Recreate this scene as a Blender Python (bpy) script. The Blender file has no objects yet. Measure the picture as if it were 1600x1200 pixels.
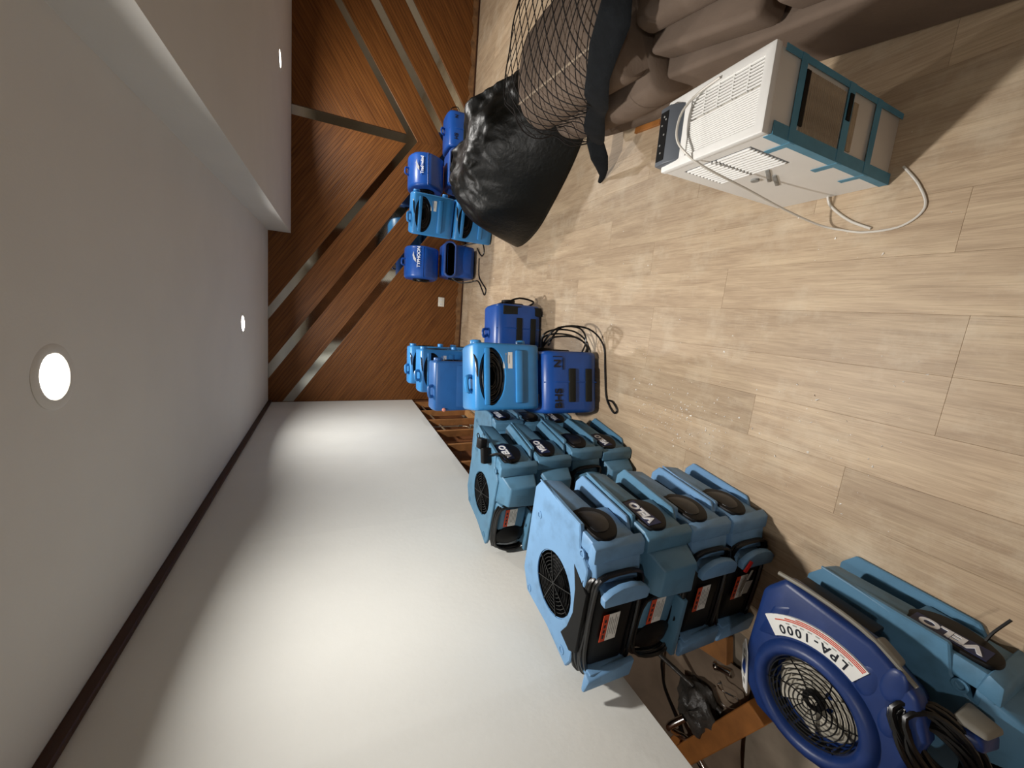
import bpy, bmesh, math, random
from mathutils import Vector, Matrix, Euler
random.seed(7)
R = math.radians
scene = bpy.context.scene
COL = scene.collection

# ------------------------------------------------------------------ camera
# phone held sideways: the picture's left is the room's up
EYE = 1.65
PITCH, YAW = R(24.86), R(11.54)
down = Vector((0, math.cos(PITCH), math.sin(PITCH)))
dep = Vector((135, -278, 600)).normalized()
rgt = down.cross(dep)
def cam_axis(i): return Vector((rgt[i], dep[i], -down[i]))
cd = bpy.data.cameras.new('camera'); cam = bpy.data.objects.new('camera', cd); COL.objects.link(cam)
cd.sensor_fit = 'HORIZONTAL'; cd.sensor_width = 36.0; cd.lens = 36.0 * 600 / 1600
cd.clip_start = 0.02
ax, ay, az = cam_axis(1), cam_axis(0), -cam_axis(2)
cam.matrix_world = Matrix(((ax.x, ay.x, az.x, 0), (ax.y, ay.y, az.y, 0), (ax.z, ay.z, az.z, EYE), (0, 0, 0, 1)))
scene.camera = cam

# ------------------------------------------------------------------ world, exposure
w = bpy.data.worlds.new('world'); scene.world = w; w.use_nodes = True
w.node_tree.nodes['Background'].inputs[0].default_value = (0.9, 0.85, 0.78, 1)
w.node_tree.nodes['Background'].inputs[1].default_value = 0.0
scene.view_settings.view_transform = 'Standard'
scene.view_settings.look = 'None'
scene.view_settings.gamma = 1
scene.view_settings.use_curve_mapping = False
scene.view_settings.exposure = 0.0
LAMP_W = 32.5            # each recessed downlight
LAMP_COL = (1.0, 0.965, 0.92)
LAMPS = [(-0.28, 1.475), (-0.28, 3.95), (1.99, 4.35), (-0.28, -1.0), (-1.95, 0.3)]
DIM = [1.08, 1.05, 1.05, .33, .3]

# ------------------------------------------------------------------ helpers
def lin(h):
    h = h.lstrip('#'); o = []
    for i in (0, 2, 4):
        c = int(h[i:i+2], 16) / 255
        o.append(c / 12.92 if c <= .04045 else ((c + .055) / 1.055) ** 2.4)
    return tuple(o)
MATS = {}
def pm(name, col, rough=.5, metal=0, var=.12, scale=8, bump=0, bscale=None, stretch=(1, 1, 1), spec=.5, rnd=0, dirt=None, dirtamt=.0):
    """plain procedural material: a colour broken up by noise, with fine relief"""
    m = bpy.data.materials.new(name); m.use_nodes = True; MATS[name] = m
    nt = m.node_tree; N = nt.nodes; L = nt.links; b = N['Principled BSDF']
    c = lin(col)
    tc = N.new('ShaderNodeTexCoord'); mp = N.new('ShaderNodeMapping'); mp.inputs['Scale'].default_value = stretch
    L.new(tc.outputs['Object'], mp.inputs['Vector'])
    no = N.new('ShaderNodeTexNoise'); no.inputs['Scale'].default_value = scale; no.inputs['Detail'].default_value = 5
    L.new(mp.outputs[0], no.inputs['Vector'])
    rp = N.new('ShaderNodeValToRGB')
    rp.color_ramp.elements[0].position = .3; rp.color_ramp.elements[1].position = .7
    rp.color_ramp.elements[0].color = (*[max(0, x * (1 - var)) for x in c], 1)
    rp.color_ramp.elements[1].color = (*[min(1, x * (1 + var)) for x in c], 1)
    L.new(no.outputs['Fac'], rp.inputs[0])
    out = rp.outputs[0]
    if rnd:
        oi = N.new('ShaderNodeObjectInfo'); hs = N.new('ShaderNodeHueSaturation')
        mr = N.new('ShaderNodeMapRange'); mr.inputs['To Min'].default_value = 1 - rnd; mr.inputs['To Max'].default_value = 1 + rnd
        L.new(oi.outputs['Random'], mr.inputs['Value']); L.new(mr.outputs[0], hs.inputs['Value']); L.new(out, hs.inputs['Color']); out = hs.outputs[0]
    if dirt:
        n2 = N.new('ShaderNodeTexNoise'); n2.inputs['Scale'].default_value = scale * 2.3; n2.inputs['Detail'].default_value = 8
        r2 = N.new('ShaderNodeValToRGB'); r2.color_ramp.elements[0].position = .5; r2.color_ramp.elements[1].position = .75
        r2.color_ramp.elements[0].color = (0, 0, 0, 1); r2.color_ramp.elements[1].color = (dirtamt,) * 3 + (1,)
        mx = N.new('ShaderNodeMix'); mx.data_type = 'RGBA'; mx.inputs[7].default_value = (*lin(dirt), 1)
        L.new(tc.outputs['Object'], n2.inputs['Vector']); L.new(n2.outputs['Fac'], r2.inputs[0]); L.new(r2.outputs[0], mx.inputs[0]); L.new(out, mx.inputs[6]); out = mx.outputs[2]
    L.new(out, b.inputs['Base Color'])
    b.inputs['Roughness'].default_value = rough; b.inputs['Metallic'].default_value = metal
    b.inputs['Specular IOR Level'].default_value = spec
    if bump:
        n3 = N.new('ShaderNodeTexNoise'); n3.inputs['Scale'].default_value = bscale or scale * 6; n3.inputs['Detail'].default_value = 4
        L.new(mp.outputs[0], n3.inputs['Vector'])
        bp = N.new('ShaderNodeBump'); bp.inputs['Strength'].default_value = bump; bp.inputs['Distance'].default_value = .01
        L.new(n3.outputs['Fac'], bp.inputs['Height']); L.new(bp.outputs[0], b.inputs['Normal'])
    return m

def emat(name, col, s):
    m = bpy.data.materials.new(name); m.use_nodes = True; MATS[name] = m
    b = m.node_tree.nodes['Principled BSDF']
    b.inputs['Emission Color'].default_value = (*col, 1); b.inputs['Emission Strength'].default_value = s
    return m

class B:
    """collects shapes into one mesh"""
    def __init__(s): s.bm = bmesh.new()
    def _add(s, t, M=None):
        if M is not None: t.transform(M)
        me = bpy.data.meshes.new('t'); t.to_mesh(me); t.free(); s.bm.from_mesh(me); bpy.data.meshes.remove(me); return s
    def _bev(s, t, bev, seg, ang=30):
        if bev > 0:
            ed = [e for e in t.edges if len(e.link_faces) == 2 and e.calc_face_angle(0) > R(ang)]
            bmesh.ops.bevel(t, geom=ed, offset=bev, segments=seg, profile=.5, affect='EDGES', clamp_overlap=True)
    def box(s, c, d, bev=0, seg=2, rot=None, M=None):
        t = bmesh.new(); bmesh.ops.create_cube(t, size=1)
        bmesh.ops.scale(t, vec=d, verts=t.verts); s._bev(t, bev, seg)
        m = Matrix.Translation(c)
        if rot: m = m @ Euler(rot).to_matrix().to_4x4()
        if M is not None: m = M @ m
        return s._add(t, m)
    def prism(s, pts, a, b, axis='z', bev=0, seg=2, M=None, ang=30):
        """polygon pts extruded from a to b along an axis; pts are (x,y) / (y,z) for axis x / (x,z) for axis y"""
        t = bmesh.new()
        def P(p, h): return {'z': (p[0], p[1], h), 'x': (h, p[0], p[1]), 'y': (p[0], h, p[1])}[axis]
        lo = [t.verts.new(P(p, a)) for p in pts]; hi = [t.verts.new(P(p, b)) for p in pts]
        n = len(pts)
        t.faces.new(lo); t.faces.new(hi[::-1])
        for i in range(n): t.faces.new((lo[i], hi[i], hi[(i+1) % n], lo[(i+1) % n]))
        bmesh.ops.recalc_face_normals(t, faces=t.faces)
        s._bev(t, bev, seg, ang)
        return s._add(t, M)
    def hull(s, pts, bev=0, seg=2, M=None):
        t = bmesh.new()
        for p in pts: t.verts.new(p)
        bmesh.ops.convex_hull(t, input=t.verts)
        bmesh.ops.dissolve_limit(t, angle_limit=R(3), verts=t.verts, edges=t.edges)
        bmesh.ops.recalc_face_normals(t, faces=t.faces)
        s._bev(t, bev, seg); return s._add(t, M)
    def cyl(s, p0, p1, r, n=16, r2=None, bev=0):
        p0, p1 = Vector(p0), Vector(p1); d = p1 - p0
        t = bmesh.new(); bmesh.ops.create_cone(t, cap_ends=True, segments=n, radius1=r, radius2=r if r2 is None else r2, depth=d.length)
        s._bev(t, bev, 2, 50)
        return s._add(t, Matrix.Translation((p0 + p1) / 2) @ d.to_track_quat('Z', 'Y').to_matrix().to_4x4())
    def sphere(s, c, r, sc=(1, 1, 1), n=12):
        t = bmesh.new(); bmesh.ops.create_uvsphere(t, u_segments=n, v_segments=n // 2 + 2, radius=r)
        return s._add(t, Matrix.Translation(c) @ Matrix.Diagonal((*sc, 1)))
    def lathe(s, prof, n=32, M=None):
        t = bmesh.new(); rings = []
        for r, z in prof: rings.append([t.verts.new((r * math.cos(2*math.pi*i/n), r * math.sin(2*math.pi*i/n), z)) for i in range(n)])
        for k in range(len(rings) - 1):
            for i in range(n): t.faces.new((rings[k][i], rings[k][(i+1) % n], rings[k+1][(i+1) % n], rings[k+1][i]))
        return s._add(t, M)
    def tube(s, pts, r, n=6, closed=False, sm=4, M=None):
        pts = spline(pts, sm, closed) if sm > 1 else [Vector(p) for p in pts]
        t = bmesh.new(); rings = []; m = len(pts); up = None
        for i, p in enumerate(pts):
            a = pts[(i-1) % m] if (i or closed) else p; b = pts[(i+1) % m] if (i < m-1 or closed) else p
            d = (b - a)
            if d.length < 1e-9: d = Vector((0, 0, 1))
            d.normalize()
            if up is None: up = d.orthogonal().normalized()
            u = (up - d * up.dot(d))
            u = u.normalized() if u.length > 1e-6 else d.orthogonal().normalized()
            up = u; v = d.cross(u)
            rings.append([t.verts.new(p + (u * math.cos(2*math.pi*k/n) + v * math.sin(2*math.pi*k/n)) * r) for k in range(n)])
        for i in range(m if closed else m - 1):
            A, Bq = rings[i], rings[(i+1) % m]
            for k in range(n): t.faces.new((A[k], A[(k+1) % n], Bq[(k+1) % n], Bq[k]))
        if not closed: t.faces.new(rings[0][::-1]); t.faces.new(rings[-1])
        return s._add(t, M)
    def grid(s, fn, nu, nv, closed_u=False):
        t = bmesh.new(); V = [[t.verts.new(fn(i / (nu if closed_u else nu - 1), j / (nv - 1))) for j in range(nv)] for i in range(nu)]
        for i in range(nu if closed_u else nu - 1):
            for j in range(nv - 1): t.faces.new((V[i][j], V[(i+1) % nu][j], V[(i+1) % nu][j+1], V[i][j+1]))
        return s._add(t)
    def text(s, txt, size, M, ext=.0006, align='CENTER', bold=0):
        cu = bpy.data.curves.new('t', 'FONT'); cu.body = txt; cu.size = size; cu.extrude = ext; cu.align_x = align; cu.align_y = 'CENTER'; cu.offset = bold
        o = bpy.data.objects.new('t', cu); me = bpy.data.meshes.new_from_object(o)
        t = bmesh.new(); t.from_mesh(me); bpy.data.meshes.remove(me); bpy.data.objects.remove(o); bpy.data.curves.remove(cu)
        return s._add(t, M)
    def mesh(s, name, mat, smooth=38):
        me = bpy.data.meshes.new(name); bmesh.ops.recalc_face_normals(s.bm, faces=s.bm.faces) if len(s.bm.faces) < 60000 else None
        s.bm.to_mesh(me); s.bm.free()
        me.materials.append(MATS[mat])
        if smooth:
            for p in me.polygons: p.use_smooth = True
            me.set_sharp_from_angle(angle=R(smooth))
        return me
    def obj(s, name, mat, parent=None, smooth=38, loc=None, rot=None):
        o = bpy.data.objects.new(name, s.mesh(name, mat, smooth)); COL.objects.link(o)
        if parent: o.parent = parent
        if loc: o.location = loc
        if rot: o.rotation_euler = rot
        return o

def spline(pts, sm, closed=False):
    P = [Vector(p) for p in pts]; n = len(P); out = []
    for i in range(n if closed else n - 1):
        g = lambda k: P[k % n] if closed else P[max(0, min(n-1, k))]
        a, b, c, d = g(i-1), g(i), g(i+1), g(i+2)
        for q in range(sm):
            t = q / sm
            out.append(.5 * ((2*b) + (c-a)*t + (2*a-5*b+4*c-d)*t*t + (3*b-a-3*c+d)*t**3))
    if not closed: out.append(P[-1])
    return out
def curve2(P, sm=4): return [(v.x, v.y) for v in spline([(p[0], p[1], 0) for p in P], sm, True)]
def tag(o, label=None, cat=None, group=None, kind=None):
    if label: o['label'] = label
    if cat: o['category'] = cat
    if group: o['group'] = group
    if kind: o['kind'] = kind
    return o
def thing(name, label, cat, loc=(0, 0, 0), rz=0, group=None, rot=None):
    o = bpy.data.objects.new(name, None); COL.objects.link(o); o.empty_display_size = .05
    o.location = loc; o.rotation_euler = rot or (0, 0, rz)
    return tag(o, label, cat, group)
def copy_tree(o, parent=None):
    c = o.copy(); COL.objects.link(c); c.parent = parent
    for ch in list(o.children): copy_tree(ch, c)
    return c
def struct(o): o['kind'] = 'structure'; return o
def rot_to(ex, ey, loc):
    """matrix whose x / y axes are ex, ey at loc (for lettering)"""
    ex = Vector(ex).normalized(); ey = Vector(ey); ey = (ey - ex * ey.dot(ex)).normalized(); ez = ex.cross(ey)
    return Matrix(((ex.x, ey.x, ez.x, loc[0]), (ex.y, ey.y, ez.y, loc[1]), (ex.z, ey.z, ez.z, loc[2]), (0, 0, 0, 1)))
def cut(bm_holder, cutter):
    """boolean difference of two B() shapes, returns a B()"""
    a = bpy.data.objects.new('a', bm_holder.mesh('a', 'black_plastic', 0)); b = bpy.data.objects.new('b', cutter.mesh('b', 'black_plastic', 0))
    COL.objects.link(a); COL.objects.link(b)
    md = a.modifiers.new('m', 'BOOLEAN'); md.operation = 'DIFFERENCE'; md.object = b; md.solver = 'EXACT'
    dg = bpy.context.evaluated_depsgraph_get(); dg.update()
    me = bpy.data.meshes.new_from_object(a.evaluated_get(dg))
    r = B(); r.bm.from_mesh(me)
    for o in (a, b):
        m = o.data; bpy.data.objects.remove(o); bpy.data.meshes.remove(m)
    bpy.data.meshes.remove(me)
    return r

# ------------------------------------------------------------------ materials
pm('drywall', '#dcdcd6', .85, var=.03, scale=2.5, bump=.08, bscale=40)
pm('ceiling_paint', '#cfccc6', .9, var=.02, scale=3, bump=.06, bscale=120)
pm('wall_paint', '#b8aa98', .9, var=.05)
pm('dark_trim', '#3a1d0c', .5, var=.25, scale=12, stretch=(1, .1, 1))
pm('subfloor', '#6d6154', .9, var=.2, scale=6)
pm('raw_pine', '#b98a56', .75, var=.2, scale=9, stretch=(1, 1, 1), bump=.1)
pm('old_stud', '#a4703f', .8, var=.25, scale=10, bump=.1)
pm('orange_wood', '#a3682f', .6, var=.2, scale=14)
pm('cavity_board', '#7a4a26', .8, var=.25, scale=5, bump=.1)
pm('brown_sheet', '#7d6c5a', .8, var=.25, scale=5, bump=.2, bscale=14)
pm('concrete', '#8d8272', .9, var=.3, scale=7, bump=.15)
pm('black_plastic', '#060607', .5, var=.2, scale=12, spec=.22)
pm('black_rubber', '#0a0a0b', .33, var=.2, scale=20)
pm('void_shade', '#020202', 1, spec=0)
pm('black_foam', '#17170f', .9, var=.2, scale=60, bump=.2)
pm('wire_black', '#0d0d0e', .3, metal=.3)
pm('velo_blue', '#6a93ba', .5, var=.08, scale=7, bump=.03, bscale=250, dirt='#3d5566', dirtamt=.35)
pm('velo_teal', '#507c99', .5, var=.08, scale=7, bump=.03, bscale=250, dirt='#35505c', dirtamt=.45)
pm('deep_blue', '#132d62', .42, var=.1, scale=6, bump=.02, bscale=150, dirt='#2b4688', dirtamt=.3)
pm('typhoon_blue', '#174c9c', .36, var=.1, scale=6, dirt='#123470', dirtamt=.25)
pm('typhoon_rim', '#3f5b9a', .4, var=.1, scale=6)
pm('sky_blue', '#3785c4', .36, var=.08, scale=6, dirt='#2b6ea8', dirtamt=.25)
pm('mid_blue', '#2f6aae', .4, var=.08, scale=6, dirt='#24528f', dirtamt=.3)
pm('grey_plastic', '#77746a', .6, var=.12, scale=15)
pm('white_label', '#dcdcd8', .5, var=.04, scale=30)
pm('grey_print', '#8f8f8c', .6, var=.2, scale=80)
pm('orange_label', '#c0401c', .5, var=.1, scale=30)
pm('red_plastic', '#c41f1c', .4)
pm('salmon', '#d98a76', .5)
pm('maroon_label', '#7e4a5c', .5, var=.2, scale=40)
pm('white_print', '#e6e9ee', .5, var=.03)
pm('dark_print', '#0e1320', .6, var=.3, scale=60)
pm('ac_white', '#e9e8e4', .4, var=.02, scale=10)
pm('ac_grey', '#5a5f66', .4, var=.06)
pm('tape_blue', '#4f8ba6', .55, var=.12, scale=14)
pm('coil_brown', '#a8977f', .7, var=.25, scale=30, stretch=(1, 1, 12), bump=.3, bscale=60)
pm('ac_panel', '#d8d2c8', .6, var=.05, scale=6)
pm('white_cord', '#d5d0c6', .45, var=.04)
pm('sofa_suede', '#75665a', .95, var=.14, scale=5, bump=.12, bscale=90, spec=.15)
pm('sofa_piping', '#a79682', .9, var=.1)
pm('black_sheet', '#040604', .44, var=.3, scale=6, bump=.35, bscale=34, spec=.35)
pm('black_cloth', '#14171a', .85, var=.25, scale=20, bump=.2, bscale=90, spec=.2)
pm('net_cord', '#120b08', .8)
pm('chrome', '#c9c6c0', .2, metal=1, var=.05)
pm('pipe_metal', '#b6a58c', .35, metal=.7, var=.15, scale=20)
pm('copper', '#9a5a34', .4, metal=.8, var=.2)
pm('grey_plaster', '#4a4844', .35, var=.35, scale=16, bump=.3)
pm('crumb_white', '#efece4', .8)
pm('clear_smoke', '#16181c', .3, var=.6, scale=30, spec=.3)
pm('ivory', '#e4dfcf', .5, var=.03)
pm('lug_dark', '#3f678a', .5)
pm('cap_dark', '#10204a', .5)
emat('lamp_glow', (1.0, .93, .82), 14)

def plank_mat():
    m = bpy.data.materials.new('vinyl_plank'); m.use_nodes = True; MATS['vinyl_plank'] = m
    nt = m.node_tree; N = nt.nodes; L = nt.links; b = N['Principled BSDF']
    tc = N.new('ShaderNodeTexCoord'); oi = N.new('ShaderNodeObjectInfo')
    add = N.new('ShaderNodeVectorMath'); add.operation = 'ADD'
    sc = N.new('ShaderNodeVectorMath'); sc.operation = 'SCALE'; sc.inputs[0].default_value = (13.7, 31.1, 7.3)
    L.new(oi.outputs['Random'], sc.inputs['Scale']); L.new(tc.outputs['Object'], add.inputs[0]); L.new(sc.outputs[0], add.inputs[1])
    mp = N.new('ShaderNodeMapping'); mp.inputs['Scale'].default_value = (11, 1.3, 1); L.new(add.outputs[0], mp.inputs['Vector'])
    n1 = N.new('ShaderNodeTexNoise'); n1.inputs['Scale'].default_value = 1.5; n1.inputs['Detail'].default_value = 10; n1.inputs['Roughness'].default_value = .62; n1.inputs['Distortion'].default_value = .6
    L.new(mp.outputs[0], n1.inputs['Vector'])
    mp2 = N.new('ShaderNodeMapping'); mp2.inputs['Scale'].default_value = (60, 2.2, 1); L.new(add.outputs[0], mp2.inputs['Vector'])
    n2 = N.new('ShaderNodeTexNoise'); n2.inputs['Scale'].default_value = 2.4; n2.inputs['Detail'].default_value = 9; n2.inputs['Distortion'].default_value = 1.6
    L.new(mp2.outputs[0], n2.inputs['Vector'])
    r1 = N.new('ShaderNodeValToRGB'); e = r1.color_ramp.elements
    e[0].position = .2; e[0].color = (*lin('#9c856c'), 1); e[1].position = .8; e[1].color = (*lin('#cbb698'), 1)
    k = r1.color_ramp.elements.new(.5); k.color = (*lin('#b6a085'), 1)
    L.new(n1.outputs['Fac'], r1.inputs[0])
    r2 = N.new('ShaderNodeValToRGB'); r2.color_ramp.elements[0].position = .35; r2.color_ramp.elements[0].color = (.80, .78, .76, 1)
    r2.color_ramp.elements[1].position = .6; r2.color_ramp.elements[1].color = (1.05, 1.05, 1.05, 1)
    L.new(n2.outputs['Fac'], r2.inputs[0])
    mx = N.new('ShaderNodeMix'); mx.data_type = 'RGBA'; mx.blend_type = 'MULTIPLY'; mx.inputs[0].default_value = .8
    L.new(r1.outputs[0], mx.inputs[6]); L.new(r2.outputs[0], mx.inputs[7])
    hs = N.new('ShaderNodeHueSaturation'); mr = N.new('ShaderNodeMapRange'); mr.inputs['To Min'].default_value = .90; mr.inputs['To Max'].default_value = 1.08
    L.new(oi.outputs['Random'], mr.inputs['Value']); L.new(mr.outputs[0], hs.inputs['Value']); L.new(mx.outputs[2], hs.inputs['Color'])
    # pale plaster dust left on the boards (a stain with its own shape)
    geo = N.new('ShaderNodeNewGeometry'); n3 = N.new('ShaderNodeTexNoise'); n3.inputs['Scale'].default_value = 3.0; n3.inputs['Detail'].default_value = 9; n3.inputs['Roughness'].default_value = .7
    L.new(geo.outputs['Position'], n3.inputs['Vector'])
    r3 = N.new('ShaderNodeValToRGB'); r3.color_ramp.elements[0].position = .5; r3.color_ramp.elements[0].color = (0, 0, 0, 1); r3.color_ramp.elements[1].position = .75; r3.color_ramp.elements[1].color = (.6, .6, .6, 1)
    L.new(n3.outputs['Fac'], r3.inputs[0])
    m2 = N.new('ShaderNodeMix'); m2.data_type = 'RGBA'; m2.inputs[7].default_value = (*lin('#d6c9b2'), 1)
    L.new(r3.outputs[0], m2.inputs[0]); L.new(hs.outputs[0], m2.inputs[6]); L.new(m2.outputs[2], b.inputs['Base Color'])
    b.inputs['Roughness'].default_value = .48; b.inputs['Specular IOR Level'].default_value = .35
    bp = N.new('ShaderNodeBump'); bp.inputs['Strength'].default_value = .12; bp.inputs['Distance'].default_value = .004
    L.new(n2.outputs['Fac'], bp.inputs['Height']); L.new(bp.outputs[0], b.inputs['Normal'])
plank_mat()

def panel_mat():
    """grooved plywood: grain and grooves run along the panel's own x axis"""
    m = bpy.data.materials.new('wood_panelling'); m.use_nodes = True; MATS['wood_panelling'] = m
    nt = m.node_tree; N = nt.nodes; L = nt.links; b = N['Principled BSDF']
    tc = N.new('ShaderNodeTexCoord'); oi = N.new('ShaderNodeObjectInfo')
    mp = N.new('ShaderNodeMapping'); mp.inputs['Scale'].default_value = (1.2, 1, 26); L.new(tc.outputs['Object'], mp.inputs['Vector'])
    n1 = N.new('ShaderNodeTexNoise'); n1.inputs['Scale'].default_value = 1.8; n1.inputs['Detail'].default_value = 6; n1.inputs['Distortion'].default_value = .5
    L.new(mp.outputs[0], n1.inputs['Vector'])
    r1 = N.new('ShaderNodeValToRGB'); e = r1.color_ramp.elements
    e[0].position = .3; e[0].color = (*lin('#5c3514'), 1); e[1].position = .7; e[1].color = (*lin('#805024'), 1)
    L.new(n1.outputs['Fac'], r1.inputs[0])
    wv = N.new('ShaderNodeTexWave'); wv.wave_type = 'BANDS'; wv.bands_direction = 'Z'; wv.inputs['Scale'].default_value = 9.0; wv.inputs['Distortion'].default_value = .15
    L.new(tc.outputs['Object'], wv.inputs['Vector'])
    r2 = N.new('ShaderNodeValToRGB'); r2.color_ramp.elements[0].position = .02; r2.color_ramp.elements[0].color = (.5, .45, .42, 1); r2.color_ramp.elements[1].position = .2; r2.color_ramp.elements[1].color = (1, 1, 1, 1)
    L.new(wv.outputs['Fac'], r2.inputs[0])
    mx = N.new('ShaderNodeMix'); mx.data_type = 'RGBA'; mx.blend_type = 'MULTIPLY'; mx.inputs[0].default_value = .6
    L.new(r1.outputs[0], mx.inputs[6]); L.new(r2.outputs[0], mx.inputs[7]); L.new(mx.outputs[2], b.inputs['Base Color'])
    b.inputs['Roughness'].default_value = .5; b.inputs['Specular IOR Level'].default_value = .3
    bp = N.new('ShaderNodeBump'); bp.inputs['Strength'].default_value = .5; bp.inputs['Distance'].default_value = .003
    L.new(r2.outputs[0], bp.inputs['Height']); L.new(bp.outputs[0], b.inputs['Normal'])
panel_mat()
pm('torn_paper', '#7d5a38', .9, var=.35, scale=18)
pm('mirror_glass', '#c9cbc4', .06, metal=1, var=.06, scale=5)

# ------------------------------------------------------------------ the room
XL, XR, YF, YB = -1.32, 4.2, 5.36, -2.3
SX = .69                                         # soffit's left face
def zc(x): return 2.385 - .028 * (x + 1.32)      # the old ceiling sags towards the soffit
def slab(name, mat, corners, th, parent=None):
    b = B(); b.hull([(x, y, z) for x, y, z in corners] + [(x, y, z + th) for x, y, z in corners]); return b.obj(name, mat, parent, 0)
struct(slab('ceiling', 'ceiling_paint', [(XL - .1, YB, zc(XL)), (SX + .1, YB, zc(SX)), (SX + .1, YF, zc(SX)), (XL - .1, YF, zc(XL))], .1))
b = B(); b.hull([(SX, YB, 2.105), (SX, YF, 2.105), (XR, YB, 2.03), (XR, YF, 2.03), (SX, YB, 2.5), (SX, YF, 2.5), (XR, YB, 2.5), (XR, YF, 2.5)])
struct(b.obj('ceiling_soffit', 'ceiling_paint', None, 0))
wr = B(); wr.box((XR + .05, (YF + YB) / 2, 1.2), (.1, YF - YB, 2.5)); struct(wr.obj('wall_right', 'wall_paint', None, 0))
wb = B(); wb.box(((XL + XR) / 2 - .9, YB - .05, 1.2), (XR - XL + 2, .1, 2.5)); struct(wb.obj('wall_back', 'cavity_board', None, 0))
db = B(); db.box((2.45, YB + .02, 1.02), (.85, .04, 2.0), bev=.004, seg=1); reflection_panel = struct(db.obj('reflection_panel_1', 'drywall', None, 0))  # unseen white door panel added for a pale reflection in the mirror strips
db = B(); db.sphere((2.10, YB + .09, 1.0), .032); db.cyl((2.10, YB + .04, 1.0), (2.10, YB + .09, 1.0), .012, 10); db.obj('knob', 'chrome', reflection_panel)

# floor: concrete base with single vinyl planks on it
fb = B(); fb.box(((XL + XR) / 2 - .9, (YF + YB) / 2, -.06), (XR - XL + 2, YF - YB, .1)); floor = struct(fb.obj('floor', 'concrete', None, 0))
PW, PL = .18, 1.22
pb = B(); pb.box((0, 0, 0), (PW - .0003, PL - .0004, .01), bev=.0006, seg=1); plank_me = pb.mesh('plank', 'vinyl_plank', 0)
joints = {}
c = 0
x = .283 - PW * 9 + .0
x0s = [.283 + PW * k for k in range(-9, 22)]
fix = {.103: 1.27, -.077: .475, -.257: .475, -.437: 1.03}
for k, xa in enumerate(x0s):
    if xa + PW < XL or xa > XR: continue
    off = None
    for fx, fy in fix.items():
        if abs(fx - xa) < .02: off = fy
    if off is None: off = (k * .47 + random.uniform(-.1, .1)) % PL
    ys = [off + PL * q for q in range(-5, 7)]
    xl, xr = max(xa, XL + .003), min(xa + PW, XR)
    for y0 in ys:
        ya, yb = max(y0, YB), min(y0 + PL, YF - .002)
        if yb - ya < .02: continue
        o = bpy.data.objects.new('plank', plank_me); COL.objects.link(o); o.parent = floor
        o.location = ((xl + xr) / 2, (ya + yb) / 2, -.005); o.scale = ((xr - xl) / PW, (yb - ya) / PL, 1)

# left wall: drywall sheets cut off 65 cm above the floor, framing showing below
ZD = .652
wl = B(); wl.box((XL - .045, (YF + YB) / 2, (2.38 + ZD + .02) / 2), (.06, YF - YB, 2.38 - ZD - .02)); wall_left = struct(wl.obj('wall_left', 'cavity_board', None, 0))
edges = [YB, -1.44, -.22, 1.0, 2.22, 3.44, YF - .003]
for i in range(len(edges) - 1):
    a, e = edges[i], edges[i+1]
    d = B(); d.box((XL - .0065, (a + e) / 2, (zc(XL) - .002 + ZD) / 2), (.013, e - a - .0007, zc(XL) - .002 - ZD), bev=.0008, seg=1); d.obj('drywall_panel', 'drywall', wall_left, 0)
for i, s in enumerate(edges[1:-1]):   # taped joints stand a hair proud of the sheets
    d = B(); d.prism([(s - .06, XL), (s - .002, XL + .0016), (s + .002, XL + .0016), (s + .06, XL)], ZD + .003, 2.36, axis='z', M=Matrix(((0, 1, 0, 0), (1, 0, 0, 0), (0, 0, 1, 0), (0, 0, 0, 1)))); d.obj('joint_tape', 'drywall', wall_left, 0)
tr = B(); tr.box((XL + .013, (YF + YB) / 2, zc(XL) - .022), (.026, YF - YB - .01, .04), bev=.004, seg=1); struct(tr.obj('trim_1', 'dark_trim', None, 0))
pl = B(); pl.box((XL - .05, (YF + 2.4) / 2, .02), (.09, YF - 2.4, .04), bev=.003, seg=1); pl.obj('bottom_plate', 'raw_pine', wall_left, 0)
pl = B(); pl.box((XL - .05, (1.25 + YB) / 2 - .4, .02), (.09, 1.6, .04), bev=.003, seg=1); pl.obj('bottom_plate', 'old_stud', wall_left, 0)
for y in (5.3, 4.84, 4.42, 4.0, 3.56, 3.1, 2.7):
    s = B(); s.box((XL - .06, y, .345), (.075, .038, .61), bev=.002, seg=1); s.obj('stud', 'old_stud', wall_left, 0)
# boards of the next room's wall behind the framing
cb = B(); cb.box((XL - .19, (YF + 2.3) / 2, .6), (.02, YF - 2.3, 1.2)); struct(cb.obj('wall_cavity', 'cavity_board', None, 0))
wbn = B(); wbn.box((XL - 1.35, 0, 1.2), (.1, 2 * YF, 2.4)); struct(wbn.obj('wall_beyond', 'cavity_board', None, 0))
cbn = B(); cbn.box((XL - .75, 1.5, 2.45), (1.2, 8, .1)); struct(cbn.obj('ceiling_beyond', 'cavity_board', None, 0))

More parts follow.
